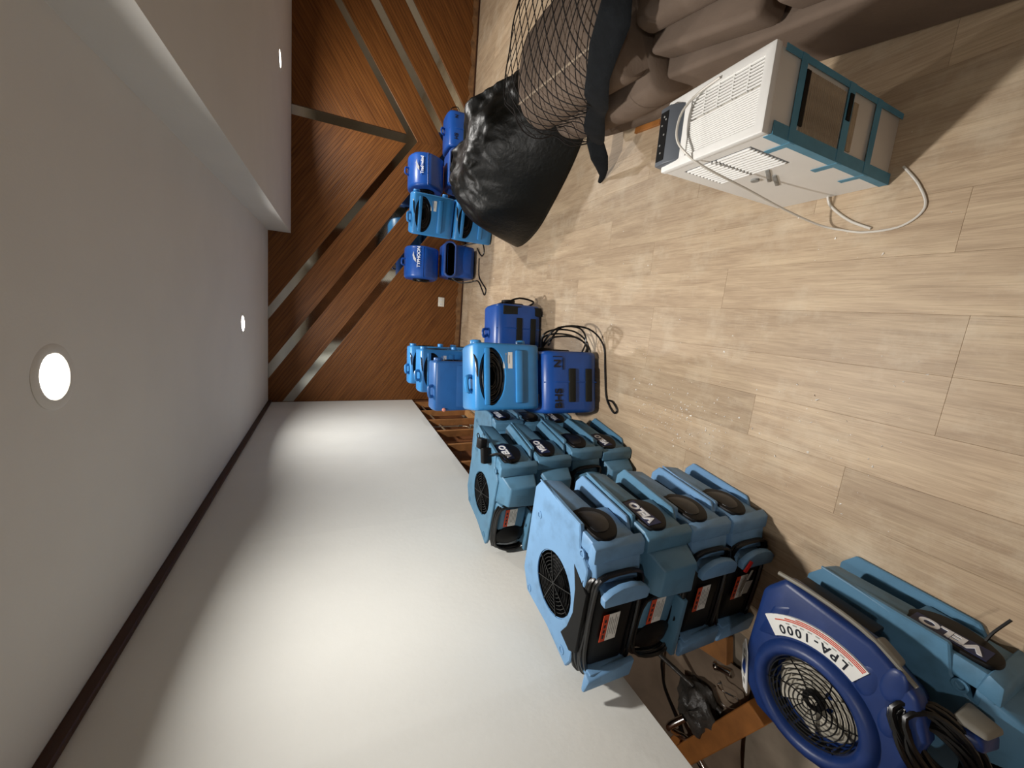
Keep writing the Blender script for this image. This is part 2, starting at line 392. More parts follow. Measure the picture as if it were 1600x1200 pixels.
# far wall: grooved panels and mirror strips in a chevron about x = 2.0
wf = B(); wf.box(((XL + XR) / 2, YF + .08, 1.25), (XR - XL + .3, .1, 2.5)); wall_far = struct(wf.obj('wall_far', 'cavity_board', None, 0))
SL = .715; AXX = 2.0
def clip(poly, a, b_, c_):     # keep a*x+b*z<=c
    out = []
    for i in range(len(poly)):
        p, q = poly[i], poly[(i+1) % len(poly)]
        dp, dq = a*p[0] + b_*p[1] - c_, a*q[0] + b_*q[1] - c_
        if dp <= 0: out.append(p)
        if (dp < 0 < dq) or (dq < 0 < dp):
            t = dp / (dp - dq); out.append((p[0] + (q[0]-p[0])*t, p[1] + (q[1]-p[1])*t))
    return out
TOP, BOT = 2.5, .06
bands = [(.80, 9), (.33, .70), (-.14, .21), (-9, -.26)]     # wood, height at the axis
mirr = [(.70, .80), (.21, .33), (-.26, -.14)]
def chev(side, lo, hi, gap=0):
    x0, x1 = (XL + .001, AXX) if side < 0 else (AXX, XR)
    P = [(x0, BOT), (x1, BOT), (x1, TOP), (x0, TOP)]
    # z = h + SL*|x-AXX|
    k = SL * side
    if hi < 8: P = clip(P, -k, 1, hi - k * AXX)
    if lo > -8: P = clip(P, k, -1, -(lo - k * AXX))
    return P
def wall_piece(name, mat, P, y0, y1, ang, bev=.002):
    if len(P) < 3: return
    cx = sum(p[0] for p in P) / len(P); cz = sum(p[1] for p in P) / len(P)
    ca, sa = math.cos(ang), math.sin(ang)
    L = [((p[0]-cx)*ca + (p[1]-cz)*sa, -(p[0]-cx)*sa + (p[1]-cz)*ca) for p in P]
    d = B(); d.prism(L, y0, y1, axis='y', bev=bev, seg=1)
    o = d.obj(name, mat, wall_far, 0); o.location = (cx, YF, cz); o.rotation_euler = (0, -ang, 0)
AN = math.atan(SL)
for side in (-1, 1):
    for lo, hi in bands:
        P = chev(side, lo, hi)
        if hi > 8: P = clip(P, 1, 0, 1.945) if side < 0 else clip(P, -1, 0, -2.055)
        wall_piece('wood_panel', 'wood_panelling', P, 0, .03, -AN if side < 0 else AN)
    for lo, hi in mirr:
        wall_piece('mirror_strip', 'mirror_glass', chev(side, lo, hi), .014, .03, -AN if side < 0 else AN, 0)
wall_piece('mirror_strip', 'mirror_glass', [(1.946, .78), (2.054, .78), (2.054, TOP), (1.946, TOP)], .0145, .03, 0, 0)
# ragged strip where the skirting was pulled off
pts = []
xx = XL + .05
while xx < XR - .1:
    pts.append((xx, .075 + random.uniform(-.018, .022))); xx += random.uniform(.03, .09)
d = B(); d.prism([(XL + .05, .004)] + pts + [(pts[-1][0], .004)], YF - .006, YF + .02, axis='y'); struct(d.obj('baseboard_far', 'torn_paper', None, 0))
d = B(); d.box((1.4, YF - .006, .012), (5.3, .012, .018)); struct(d.obj('trim_2', 'dark_trim', None, 0))

# ------------------------------------------------------------------ recessed lamps
LAMP_LABEL = ['large bright recessed ceiling light nearest the viewer above the white wall',
              'small recessed light in the main ceiling close to the wood wall',
              'recessed light in the low soffit close to the wood wall',
              'recessed light in the main ceiling behind the viewer',
              'recessed light in the ceiling of the room behind the cut wall']
for i, (lx, ly) in enumerate(LAMPS):
    z = 2.4 if lx < XL else zc(lx) if lx < SX else 2.105 - .0214 * (lx - SX)
    t = thing('ceiling_light', LAMP_LABEL[i], 'ceiling light', (lx, ly, z), 0, 'recessed ceiling lights')
    d = B(); d.lathe([(.062, .002), (.066, -.004), (.085, -.006), (.094, -.001), (.094, .002)], 40); d.obj('trim_ring', 'ceiling_paint', t)
    d = B(); d.lathe([(.0, -.0015), (.064, -.0015), (.064, .004), (0, .004)], 32); d.obj('lens', 'lamp_glow', t)
    ld = bpy.data.lights.new('lamp', 'AREA'); ld.shape = 'DISK'; ld.size = .12; ld.spread = R(160); ld.energy = LAMP_W * DIM[i]; ld.color = LAMP_COL
    lo = bpy.data.objects.new('lamp', ld); COL.objects.link(lo); lo.parent = t; lo.location = (0, 0, -.012)

# ------------------------------------------------------------------ low-profile air movers
# local frame: +x handle side, -y control side (turned to the viewer), +y away, z up
VH = .2175
def wire_grille(b, r, z, rings=7, wr=.0016, spokes=4, M=None, dome=.012):
    for k in range(rings):
        rr = r * (k + 1) / rings; zz = z + dome * (1 - (rr / r) ** 2)
        b.tube([(rr * math.cos(a * math.pi / 12), rr * math.sin(a * math.pi / 12), zz) for a in range(24)], wr, 4, True, 1, M)
    for k in range(spokes):
        a = math.pi * k / spokes + .4
        b.tube([(s * r * 1.1 * math.cos(a), s * r * 1.1 * math.sin(a), z + .003 + dome * (1 - min(1, abs(s)) ** 2)) for s in (-1, -.6, -.2, .2, .6, 1)], wr * 1.3, 4, False, 1, M)
def fan_blades(b, r, z, n=7, M=None):
    for k in range(n):
        a = 2 * math.pi * k / n; ca, sa = math.cos(a), math.sin(a)
        def P(u, v, h): return (u * ca - v * sa, u * sa + v * ca, z + h)
        b.hull([P(r*.25, -.012, -.012), P(r*.25, .012, .0), P(r*.95, -.03, -.02), P(r*.95, .03, .004), P(r*.25, -.012, -.015), P(r*.25, .012, -.003), P(r*.95, -.03, -.023), P(r*.95, .03, .001)], M=M)
    b.lathe([(0, z + .012), (r*.22, z + .008), (r*.27, z - .004), (r*.27, z - .02)], 20, M)
def coil(b, path, r, n, step, jit, M=None):
    """cord wound n times along a closed path"""
    for k in range(n):
        o = Vector(step) * (k - (n-1)/2)
        b.tube([Vector(p) + o + Vector((random.uniform(-jit, jit), random.uniform(-jit, jit) * .4, random.uniform(-jit, jit))) for p in path], r, 6, True, 3, M)

def velo(flip, mat, tagged):
    """flip: lying the other way up, so the cord cleat shows instead of the lettered face"""
    t = bpy.data.objects.new('air_mover', None); COL.objects.link(t); t.empty_display_size = .05
    H = VH; G = (-.05, .005)
    # housing with the round well of the inlet
    body = B(); body.prism([(.205, -.10), (.205, .225), (-.16, .225), (-.225, .175), (-.235, .0), (-.262, -.14), (-.2, -.165), (.16, -.165)], .012, H - .006, bev=.008)
    w = B(); w.cyl((*G, H - .07), (*G, H + .02), .120, 40)
    cut(body, w).obj('housing', mat, t, 30)
    dk = B(); dk.prism([(.285, .20), (.24, .235), (-.16, .235), (-.24, .18), (-.25, 0), (-.285, -.15), (-.24, -.17), (.15, -.17), (.2, -.11), (.275, -.09)], H - .022, H - .0015, bev=.004, seg=1)
    w = B(); w.cyl((*G, H - .07), (*G, H + .02), .124, 40)
    cut(dk, w).obj('top_deck', mat, t, 30)
    dk = B(); dk.prism([(.285, .20), (.24, .235), (-.16, .235), (-.24, .18), (-.25, 0), (-.27, -.15), (-.2, -.17), (.15, -.17), (.275, -.09)], .0, .016, bev=.004, seg=1); dk.obj('bottom_deck', mat, t, 30)
    # flared outlet lip on the handle side with a slot under it, its shade put in as a black box
    lip = B()
    lip.hull([(.288, .212, H - .004), (.272, .0, H - .004), (.262, 0, .09), (.272, .212, .115), (.20, .21, H - .01), (.2, 0, H - .01), (.2, .21, .07), (.2, 0, .06)], bev=.016, seg=3)
    lip.tube([(.286, .205, H - .004), (.278, .10, H - .004), (.268, .03, H - .005), (.262, -.02, H - .012), (.235, -.085, H - .006)], .004, 6, False, 4)
    lip.obj('outlet_lip', mat, t, 40)
    sl = B(); sl.box((.21, .10, .05), (.02, .2, .06), bev=.002, seg=1); sl.obj('outlet_slot', 'black_plastic', t)
    sl = B(); sl.box((.02, .231, .10), (.34, .01, .13), bev=.003, seg=1); sl.obj('rear_slot', 'black_plastic', t)
    # grip set into a sloping blue cheek
    ck = B(); ck.hull([(.262, .012, H - .012), (.25, -.17, H - .012), (.255, .012, .02), (.245, -.17, .02), (.2, .012, H - .006), (.2, -.17, H - .006), (.2, .012, .012), (.2, -.17, .012)], bev=.007); ck.obj('grip_cheek', mat, t)
    D = [(.012, .186), (-.07, .192), (-.150, .186), (-.168, .150), (-.158, .110), (-.115, .075), (-.06, .062), (-.015, .078), (.012, .115), (.02, .155)]
    def sc_(P, k, c=(-.073, .135)): return [(c[0] + (p[0] - c[0]) * k, c[1] + (p[1] - c[1]) * k) for p in P]
    MH = Matrix.Translation((.254, 0, 0)) @ Matrix.Rotation(R(-3), 4, 'Y')
    hd = B(); hd.prism(curve2(D, 3), .0, .020, axis='x', bev=.006, M=MH); ho = hd.obj('handle', 'black_plastic', t)
    if not flip:
        pl = B(); pl.prism([(.0, .180), (-.146, .180), (-.146, .122), (.0, .128)], .019, .0215, axis='x', M=MH); plo = pl.obj('name_plate', 'cap_dark', ho, 0)
        M = MH @ rot_to((0, 1, 0), (0, 0, 1), (.0222, -.073, .150))
        tx = B(); tx.text('VELO', .05, M, .0010, bold=.0022); tx.obj('lettering', 'white_print', ho, 0)
    else:
        pl = B(); pl.prism(sc_(curve2(D, 3), .66, (-.073, .15)), .019, .0225, axis='x', bev=.001, M=MH); pl.obj('grip_window', 'clear_smoke', ho)
    # corner post that lines up down the stack, and the blue cheek beside the cord
    cp = B(); cp.hull([(.258, -.16, .0), (.20, -.15, 0), (.19, -.195, 0), (.243, -.19, 0), (.258, -.16, H - .002), (.20, -.15, H - .002), (.19, -.195, H - .002), (.243, -.19, H - .002)], bev=.007); cp.obj('corner_post', mat, t)
    ch_ = B(); ch_.hull([(.20, -.15, .01), (.20, -.19, .015), (.11, -.15, .01), (.11, -.21, .015), (.20, -.15, H - .012), (.20, -.182, H - .016), (.11, -.15, H - .012), (.11, -.195, H - .03)], bev=.005); ch_.obj('side_cheek', mat, t)
    # control side
    if flip:
        pn = B(); pn.hull([(.10, -.16, .02), (-.235, -.16, .02), (.10, -.16, H - .012), (-.235, -.16, H - .012), (.085, -.232, .04), (-.215, -.228, .04), (.085, -.225, H - .05), (-.215, -.222, H - .04)], bev=.012); po = pn.obj('control_panel', 'black_plastic', t)
        dkp = B(); dkp.prism([(.125, -.095), (.04, -.125), (-.05, -.136), (-.13, -.118), (-.185, -.09), (-.205, -.155), (-.18, -.19), (.07, -.19)], H - .03, H + .0005, bev=.003, seg=1); dkp.obj('deck_insert', 'black_plastic', t)
        cl = B(); cl.prism([(-.0, 0), (.022, .03), (.034, .075), (.034, .125), (.022, .165), (0, .195), (-.03, .19), (-.035, .005)], -.262, -.236, axis='y', bev=.006, M=Matrix.Translation((.105, 0, .008)))
        cl.box((.085, -.2, .1), (.03, .09, .15), bev=.006); cl.obj('cord_cleat', mat, t)
        ll = B(); ll.hull([(-.275, -.262, .008), (-.205, -.262, .0), (-.275, -.24, .008), (-.205, -.24, .0), (-.285, -.255, H - .01), (-.235, -.262, H - .02), (-.285, -.24, H - .01), (-.225, -.23, H - .02)], bev=.006)
        ll.box((-.235, -.2, .1), (.03, .1, .17), bev=.006); ll.obj('cord_cleat', mat, t)
        cord = B(); coil(cord, [(.135, -.195, .03), (.145, -.19, .10), (.125, -.185, .19), (.05, -.18, H - .016), (-.1, -.185, H - .016), (-.2, -.19, H - .018), (-.27, -.2, .17), (-.275, -.205, .10), (-.26, -.205, .03), (-.1, -.205, .02), (.05, -.2, .022)], .0075, 5, (.005, -.012, -.004), .004)
        cord.obj('power_cord', 'black_rubber', t)
    else:
        pn = B(); pn.hull([(.02, -.16, .02), (-.235, -.16, .02), (.02, -.16, H - .012), (-.235, -.16, H - .012), (.01, -.222, .04), (-.13, -.22, .04), (.01, -.218, H - .04), (-.13, -.216, H - .04)], bev=.01); po = pn.obj('control_panel', mat, t)
        wd = B(); wd.hull([(.20, -.16, H - .01), (.02, -.16, H - .008), (.2, -.16, .006), (.03, -.16, .006), (.155, -.255, H - .045), (.045, -.258, H - .045), (.165, -.262, .03), (.04, -.265, .02)], bev=.008); wd.obj('foot_block', mat, t)
        mh = B(); mh.lathe([(0, .03), (.05, .028), (.085, .01), (.09, -.02)], 24, Matrix.Translation((-.175, -.21, .11)) @ Matrix.Rotation(R(90), 4, 'X') @ Matrix.Diagonal((.7, 1, 1, 1)))
        mh.box((-.18, -.18, .105), (.12, .06, .16), bev=.012); mh.obj('motor_cover', 'black_plastic', t)
        cord = B(); coil(cord, [(.0, -.215, .02), (.012, -.21, .1), (.0, -.205, .19), (-.12, -.2, H - .016), (-.24, -.205, .19), (-.275, -.215, .1), (-.25, -.22, .02), (-.12, -.225, .018)], .0072, 4, (.003, -.011, -.003), .004); cord.obj('power_cord', 'black_rubber', t)
        lip2 = B(); lip2.hull([(-.275, -.262, .0), (-.02, -.25, .0), (-.275, -.17, .0), (-.02, -.17, .0), (-.27, -.262, .025), (-.02, -.25, .02), (-.275, -.17, .03), (-.02, -.17, .03)], bev=.005); lip2.obj('cord_ledge', mat, t)
    # warning label
    lx, ly, lz = (-.045, -.2335, .118) if flip else (-.055, -.2232, .115)
    la = B(); la.box((lx, ly, lz), (.112, .0016, .046)); lo = la.obj('warning_label', 'white_label', t, 0)
    la = B(); la.box((lx, ly, lz + .034), (.112, .0018, .023)); la.obj('warning_band', 'orange_label', lo, 0)
    tx = B()
    for k in range(5): tx.box((lx + .006 * (k % 2), ly - .001, lz + .016 - .008 * k), (.085 - .012 * (k % 3), .0008, .003))
    tx.obj('fine_print', 'grey_print', lo, 0)
    tx = B()
    for k in range(4): tx.box((lx - .035 + .022 * k, ly - .0012, lz + .034), (.012 if k else .016, .0008, .008))
    tx.obj('warning_print', 'dark_print', lo, 0)
    # inlet
    gm = Matrix.Translation((*G, 0))
    q = B(); q.lathe([(.119, H - .003), (.119, H - .06), (.0, H - .06)], 36, gm); fan_blades(q, .11, H - .045, 7, gm); q.obj('fan', 'black_plastic', t)
    q = B(); wire_grille(q, .121, H - .008, 9, .0018, 4, gm, .003); q.obj('inlet_grille', 'wire_black', t)
    for lx, ly in ((-.215, .165), (-.245, -.115), (.188, -.128), (.145, .17)):
        q = B(); q.lathe([(.016, H - .006), (.016, H + .0008), (.013, H + .0015), (.010, H + .0008), (.010, H - .004), (0, H - .004)], 18, Matrix.Translation((lx, ly, 0))); q.obj('stacking_lug', mat, t)
    return t

VG = 'low profile air movers stacked along the left wall'
proto = {}
def place_velo(flip, mat, loc, rz, label, squash=1):
    key = (flip, mat)
    if key not in proto:
        o = proto[key] = velo(flip, mat, True)
    else: o = copy_tree(proto[key])
    o.location = loc; o.rotation_euler = (0, 0, rz)
    tag(o, label, 'air mover', VG); return o
# front stack of four
fx, fy, fr = -.965, 1.085, R(-5)
front = [(True, 'velo_blue', 'light blue air mover lowest in the front stack of four, red tag on its cord'),
         (True, 'velo_blue', 'light blue air mover second from the floor in the front stack of four'),
         (False, 'velo_teal', 'teal air mover lettered on its handle in the front stack, just below the top one'),
         (True, 'velo_blue', 'light blue air mover topmost in the front stack, round black grille facing up')]
top_front = None
for k, (fl, mt, lb) in enumerate(front):
    o = place_velo(fl, mt, (fx + (.008 if k == 2 else 0), fy + .004 * k, .001 + k * (VH + .003)), fr + R([0, .6, -.8, .4][k]), lb)
    if k == 0: low_front = o
# red tag and white slips on the cords
d = B(); d.box((.10, -.272, .19), (.05, .006, .022), bev=.002, rot=(0, .5, 0)); d.obj('red_tag', 'red_plastic', low_front)
d = B(); d.box((-.02, -.262, .135), (.06, .0015, .05), rot=(.1, .2, 0)); d.obj('paper_slip', 'white_label', low_front)
d = B(); d.box((.04, -.262, .14), (.045, .002, .014), rot=(.1, .3, 0)); d.obj('plug_tag', 'white_label', low_front)
# second stack of four
bx, by, br = -.975, 1.92, R(-8)
back = [(False, 'velo_teal', 'teal air mover lowest in the second stack, lettered handle near the floor'),
        (True, 'velo_teal', 'teal air mover second from the floor in the second stack, cord cleat showing'),
        (False, 'velo_teal', 'teal air mover in the second stack, directly under the one with the plug'),
        (False, 'velo_teal', 'teal air mover topmost in the second stack, black plug resting on its handle')]
for k, (fl, mt, lb) in enumerate(back):
    o = place_velo(fl, mt, (bx + [0, .012, -.004, -.01][k], by - .005 * k, .001 + k * (VH + .003)), br + R([0, 2, -1, -3][k]), lb)
d = B(); d.box((.225, -.03, VH + .024), (.085, .05, .046), bev=.006, rot=(0, 0, .5)); d.box((.262, .035, VH + .03), (.06, .075, .04), bev=.010, rot=(0, .1, .35))
d.tube([(.275, .065, VH + .03), (.295, .09, VH + .035), (.275, .105, VH + .035), (.255, .08, VH + .03)], .003, 6)
d.tube([(.23, -.04, VH + .01), (.26, -.08, VH + .012), (.29, -.13, VH - .02), (.26, -.17, VH - .06)], .007, 6); d.obj('plug_adapter', 'black_plastic', o)
# third stack, partly hidden
for k, lb in enumerate(['teal air mover lowest in the hidden stack behind the second stack', 'teal air mover in the middle of the hidden stack behind the second stack', 'teal air mover on top of the hidden stack behind the second stack']):
    place_velo(k == 1, 'velo_teal', (-1.0 + .01 * k, 2.5, .001 + k * (VH + .003)), R(-6 + 2 * k), lb)
# near one under the dark blue machine
o = place_velo(False, 'velo_teal', (-1.012, .375, .001), R(-1), 'teal air mover on the floor beneath the dark blue machine in the near corner')
d = B(); d.tube([(.272, -.12, .09), (.30, -.125, .08), (.345, -.14, .06)], .0035, 5); d.obj('cable_tie', 'black_plastic', o)

# ------------------------------------------------------------------ dark blue low-profile air mover
def lpa():
    H = .175; G = (-.085, .01)
    t = thing('air_mover', 'dark blue air mover with curved white sticker and round wire grille, near corner', 'air mover', (-.965, .44, VH + .004), R(-4))
    out = [(.215, .165), (.14, .215), (-.18, .21), (-.255, .13), (-.265, -.02), (-.225, -.13), (-.12, -.19), (.06, -.205), (.15, -.165), (.205, -.06)]
    body = B(); body.prism(out, H - .075, H - .015, bev=.018, seg=3)
    body2 = B(); body2.hull([(x * .80 - .03, y * .9, .006) for x, y in out] + [(x * .97 - .01, y * .98, H - .06) for x, y in out], bev=.01); body2.obj('lower_shell', 'deep_blue', t, 35)
    w = B(); w.cyl((*G, H - .2), (*G, H + .05), .118, 44)
    cut(body, w).obj('housing', 'deep_blue', t, 35)
    b = B(); b.lathe([(.118, H - .07), (.118, H - .012), (.124, H + .004), (.136, H + .012), (.152, H + .006), (.162, H - .012), (.166, H - .03)], 48, Matrix.Translation((*G, 0))); b.obj('inlet_ring', 'deep_blue', t, 60)
    b = B(); M = Matrix.Translation((*G, H - .02)); b.lathe([(.118, -.005), (.118, -.05), (0, -.05)], 36, M)
    b.cyl((*G, H - .065), (*G, H - .03), .028, 20); b.obj('inlet_well', 'black_plastic', t)
    b = B(); b.lathe([(.03, -.045), (.06, -.03), (.10, -.034), (.115, -.048)], 30, M); fan_blades(b, .105, -.02, 6, M); b.obj('fan', 'ivory_dull', t)
    b = B()
    for k in range(9):
        rr = .112 * (k + 1) / 9; zz = .012 * (1 - (k / 9) ** 2)
        b.tube([(rr * math.cos(a * math.pi / 14), rr * math.sin(a * math.pi / 14), zz + H - .012) for a in range(28)], .0019, 4, True, 1, Matrix.Translation((*G, 0)))
    for k in range(6):
        a = math.pi * k / 3 + .3; b.tube([(rr * math.cos(a + .5 * rr / .12), rr * math.sin(a + .5 * rr / .12), H - .013) for rr in (.02, .05, .08, .118)], .002, 4, False, 1, Matrix.Translation((*G, 0)))
    b.obj('spiral_grille', 'wire_black', t)
    # grey edge trim along the outlet side, moulded humps
    b = B(); pth = [(.215, .19, H - .028), (.222, .10, H - .03), (.218, .0, H - .034), (.20, -.07, H - .036), (.16, -.15, H - .04)]
    b.tube(pth, .0065, 8, False, 4); b.hull([(.195, -.05, .09), (.165, -.11, .09), (.205, -.06, .09), (.18, -.11, .09), (.205, -.05, H - .03), (.175, -.115, H - .03), (.215, -.06, H - .04), (.19, -.115, H - .04)], bev=.006); b.obj('edge_trim', 'grey_plastic', t)
    b = B(); b.box((.185, .06, .085), (.03, .2, .09), bev=.004); b.obj('outlet_slot', 'black_plastic', t)
    for x, y, a in ((.10, -.075, .5), (.045, -.14, .9), (.135, -.12, .7)):
        b = B(); b.sphere((x, y, H - .02), .034, (1.5, .8, .28), 16); b.obj('moulded_hump', 'deep_blue', t)
    b = B(); b.hull([(-.02, .18, H - .03), (.13, .17, H - .03), (.17, .11, H - .03), (.02, .12, H - .02), (.0, .19, H - .012), (.11, .17, H - .012), (.14, .13, H - .012), (.03, .14, H - .012)], bev=.008); b.obj('moulded_rib', 'deep_blue', t)
    # LPA-1000 sticker wrapped around the inlet ring
    def sector(r0, r1, a0, a1, z0, z1, n=14):
        P = [(r0 * math.cos(a0 + (a1-a0)*k/n), r0 * math.sin(a0 + (a1-a0)*k/n)) for k in range(n+1)] + [(r1 * math.cos(a1 + (a0-a1)*k/n), r1 * math.sin(a1 + (a0-a1)*k/n)) for k in range(n+1)]
        q = B(); q.prism(P, z0, z1, M=Matrix.Translation((*G, 0))); return q
    a0, a1 = R(-22), R(48); Z = H - .008
    st = sector(.172, .232, a0, a1, Z - .014, Z).obj('model_sticker', 'white_label', t, 0)
    tx = B(); s = 'LPA-1000'
    for k, ch in enumerate(s):
        a = a0 + (a1 - a0) * (.1 + .8 * (k + .5) / len(s)); M = rot_to((-math.sin(a), math.cos(a), 0), (-math.cos(a), -math.sin(a), 0), (G[0] + .192 * math.cos(a), G[1] + .192 * math.sin(a), Z + .0004))
        tx.text(ch, .034, M, .0004, bold=.0008)
    tx.obj('lettering', 'dark_print', st, 0)
    for k, rr in enumerate((.216, .221, .226)): sector(rr, rr + .003, a0 + .02, a0 + (.9 - .12*k) * (a1-a0), Z, Z + .0006).obj('red_stripe', 'orange_label', st, 0)
    tx = B()
    for k in range(9):
        a = a0 + (a1-a0) * (.12 + .08 * k); tx.box((G[0] + .209 * math.cos(a), G[1] + .209 * math.sin(a), Z + .0004), (.003, .011, .0006), rot=(0, 0, a))
    tx.obj('fine_print', 'grey_print', st, 0)
    # plate on the far side
    b = B(); b.prism([(-.09, -.02), (.05, -.02), (.085, .0), (.05, .022), (-.05, .026), (-.09, .008)], -.0015, .0015, M=Matrix.Translation((-.155, .198, H - .022)) @ Matrix.Rotation(R(14), 4, 'Z') @ Matrix.Rotation(R(-38), 4, 'X')); po = b.obj('maker_plate', 'white_label', t, 0)
    b = B()
    for k in range(5): b.box((-.06 + .025 * k, .002 * (k % 2), .002), (.016, .014, .001), M=Matrix.Translation((-.155, .198, H - .022)) @ Matrix.Rotation(R(14), 4, 'Z') @ Matrix.Rotation(R(-38), 4, 'X'))
    b.obj('plate_print', 'grey_print', po, 0)
    # cord bundle
    b = B()
    for k in range(16):
        o = Vector((random.uniform(-.03, .02), random.uniform(-.02, .02), random.uniform(-.025, .02)))
        b.tube([Vector(p) + o for p in [(.085, -.15, H - .02), (.115, -.18, H - .06), (.085, -.235, .08), (.02, -.265, .05), (-.03, -.265, .07), (-.03, -.225, .11), (.03, -.18, H - .02)]], .0068, 6, True, 3)
    b.obj('power_cord', 'black_rubber', t)
    b = B(); b.hull([(.07, -.22, .005), (.12, -.21, .005), (.07, -.28, .005), (.11, -.27, .005), (.08, -.22, .10), (.11, -.21, .10), (.08, -.27, .08), (.11, -.26, .08)], bev=.01); b.obj('corner_foot', 'deep_blue', t)
    b = B(); b.hull([(.115, -.205, .01), (.14, -.21, .01), (.115, -.275, .01), (.13, -.27, .01), (.115, -.205, .09), (.132, -.21, .08), (.112, -.265, .075), (.125, -.26, .07)], bev=.006); b.obj('corner_cap', 'grey_plastic', t)
pm('ivory_dull', '#a8a294', .5, var=.15, scale=14)
lpa()

# ------------------------------------------------------------------ snail-shell air movers
# local frame: -y faces the viewer, drum axis along x, z up; 0.42 wide, 0.45 tall
def rounded(w, h, r, n=5):
    P = []
    for cx, cy, a0 in ((w-r, h-r, 0), (-w+r, h-r, 90), (-w+r, -h+r, 180), (w-r, -h+r, 270)):
        for k in range(n + 1):
            a = R(a0 + 90 * k / n); P.append((cx + r * math.cos(a), cy + r * math.sin(a)))
    return P
def side_motor(t, sx, mat='black_plastic', z=.22, y=.02, r=.1):
    M = Matrix.Translation((sx * .2, y, z)) @ Matrix.Rotation(R(90) * sx, 4, 'Y')
    b = B(); b.lathe([(0, .012), (r * .4, .012), (r * .45, .004)], 20, M); b.lathe([(r, -.02), (r, .004), (r * .9, .008)], 28, M); b.lathe([(0, -.01), (r, -.01)], 24, M); b.obj('inlet_recess', mat, t)
    b = B(); wire_grille(b, r * .95, .006, 5, .0025, 3, M, .006); b.obj('inlet_grille', 'wire_black', t)

def typhoon(name, loc, rz, label, face, mat='typhoon_blue', group='dark blue snail-shell air movers', upside=0):
    """face: 'mouth' outlet to the viewer, 'drum' rounded back with print, 'pads' underside with foam pads"""
    t = thing(name, label, 'air mover', loc, rz, group)
    if face == 'mouth':
        prof = curve2([(-.19, .30), (-.195, .42), (-.06, .435), (.10, .42), (.19, .32), (.205, .2), (.16, .07), (.03, .02), (-.12, .03), (-.165, .13), (-.165, .24)])
        bo = B(); bo.prism(prof, -.195, .195, axis='x', bev=.03, seg=3, ang=50); bo.obj('housing', mat, t, 45)
        rim = B(); rim.tube([(x, -.2, z + .362) for x, z in rounded(.205, .066, .06)], .0135, 8, True, 2); rim.obj('outlet_rim', 'typhoon_rim', t)
        q = B(); q.prism([(x, z + .362) for x, z in rounded(.205, .066, .06)], -.204, -.19, axis='y'); q.obj('outlet_mouth', 'void_shade', t, 0)  # flat plate coloured pure black for the shade inside the mouth
        q = B(); q.hull([(-.17, -.162, .2), (.17, -.162, .2), (-.17, -.15, .06), (.17, -.15, .06), (-.06, -.175, .19), (.06, -.175, .19), (-.1, -.17, .08), (.1, -.17, .08)], bev=.01); q.obj('belly_panel', mat, t)
    elif face == 'drum':
        prof = curve2([(-.17, .16), (-.185, .24), (-.14, .36), (-.02, .42), (.12, .40), (.19, .3), (.2, .12), (.18, .03), (.02, .02), (-.1, .04)])
        bo = B(); bo.prism(prof, -.19, .19, axis='x', bev=.035, seg=3, ang=50); bo.obj('housing', mat, t, 45)
        q = B(); q.tube([(.03, -.02, .405), (.03, -.035, .455), (-.03, -.03, .46), (-.04, -.015, .41)], .010, 8, False, 4); q.obj('lift_loop', mat, t)
        q = B(); q.tube([(x, -.188, .235) for x in (-.18, 0, .18)], .003, 6, False, 1); q.obj('parting_seam', mat, t)
    else:
        prof = curve2([(-.2, .06), (-.205, .25), (-.19, .40), (-.1, .44), (.1, .43), (.18, .34), (.19, .12), (.1, .015), (-.12, .015)])
        bo = B(); bo.prism(prof, -.205, .205, axis='x', bev=.03, seg=3, ang=50); bo.obj('housing', mat, t, 45)
        for z in (.235, .105):
            q = B(); q.box((-.02, -.207, z), (.22, .022, .05), bev=.006); q.obj('foam_pad', 'black_foam', t)
        q = B()
        q.tube([(.0, -.207, .04), (.002, -.211, .2), (.002, -.208, .33), (0, -.17, .425)], .004, 6, False, 3); q.obj('parting_seam', mat, t)
    return t
def wave_print(t, txt, y, x, z, s=1):
    b = B()
    M = rot_to((1, 0, 0), (0, .25, 1), (x, y, z)); b.text(txt, .05 * s, M, .0012, bold=.0012); o = b.obj('printed_name', 'white_print', t, 0)
    b = B(); b.prism([(-.06, .03), (-.03, .06), (.02, .07), (.06, .055), (.03, .055), (.0, .045), (-.02, .03)], y + .0145 * s, y + .018 * s, axis='y', M=Matrix.Translation((x, 0, z))); b.obj('printed_wave', 'white_print', t, 0)

CB = .447        # stacking height
# pair beside the power outlet, in front of the wood wall
t1 = typhoon('snail_air_mover', (.565, 4.99, 0), R(4), 'dark blue air mover on the floor, mouth to the room, nearest the power outlet', 'mouth')
t2 = typhoon('snail_air_mover', (.50, 5.0, CB), R(3), 'dark blue air mover with white print, on top of the pair nearest the power outlet', 'drum')
wave_print(t2, 'TYPHOON', -.186, .05, .29)
side_motor(t1, -1); side_motor(t2, -1, y=0)
# pair at the foot of the mirror strip
t3 = typhoon('snail_air_mover', (1.60, 4.98, 0), R(2), 'dark blue air mover with its mouth to the room, half hidden by the black sheet', 'mouth')
t4 = typhoon('snail_air_mover', (1.50, 4.95, CB), R(8), 'dark blue air mover with white print, topping the pair under the upright mirror strip', 'drum')
wave_print(t4, 'Tradewind', -.186, .03, .30, .9); side_motor(t4, -1, y=0); side_motor(t3, -1)
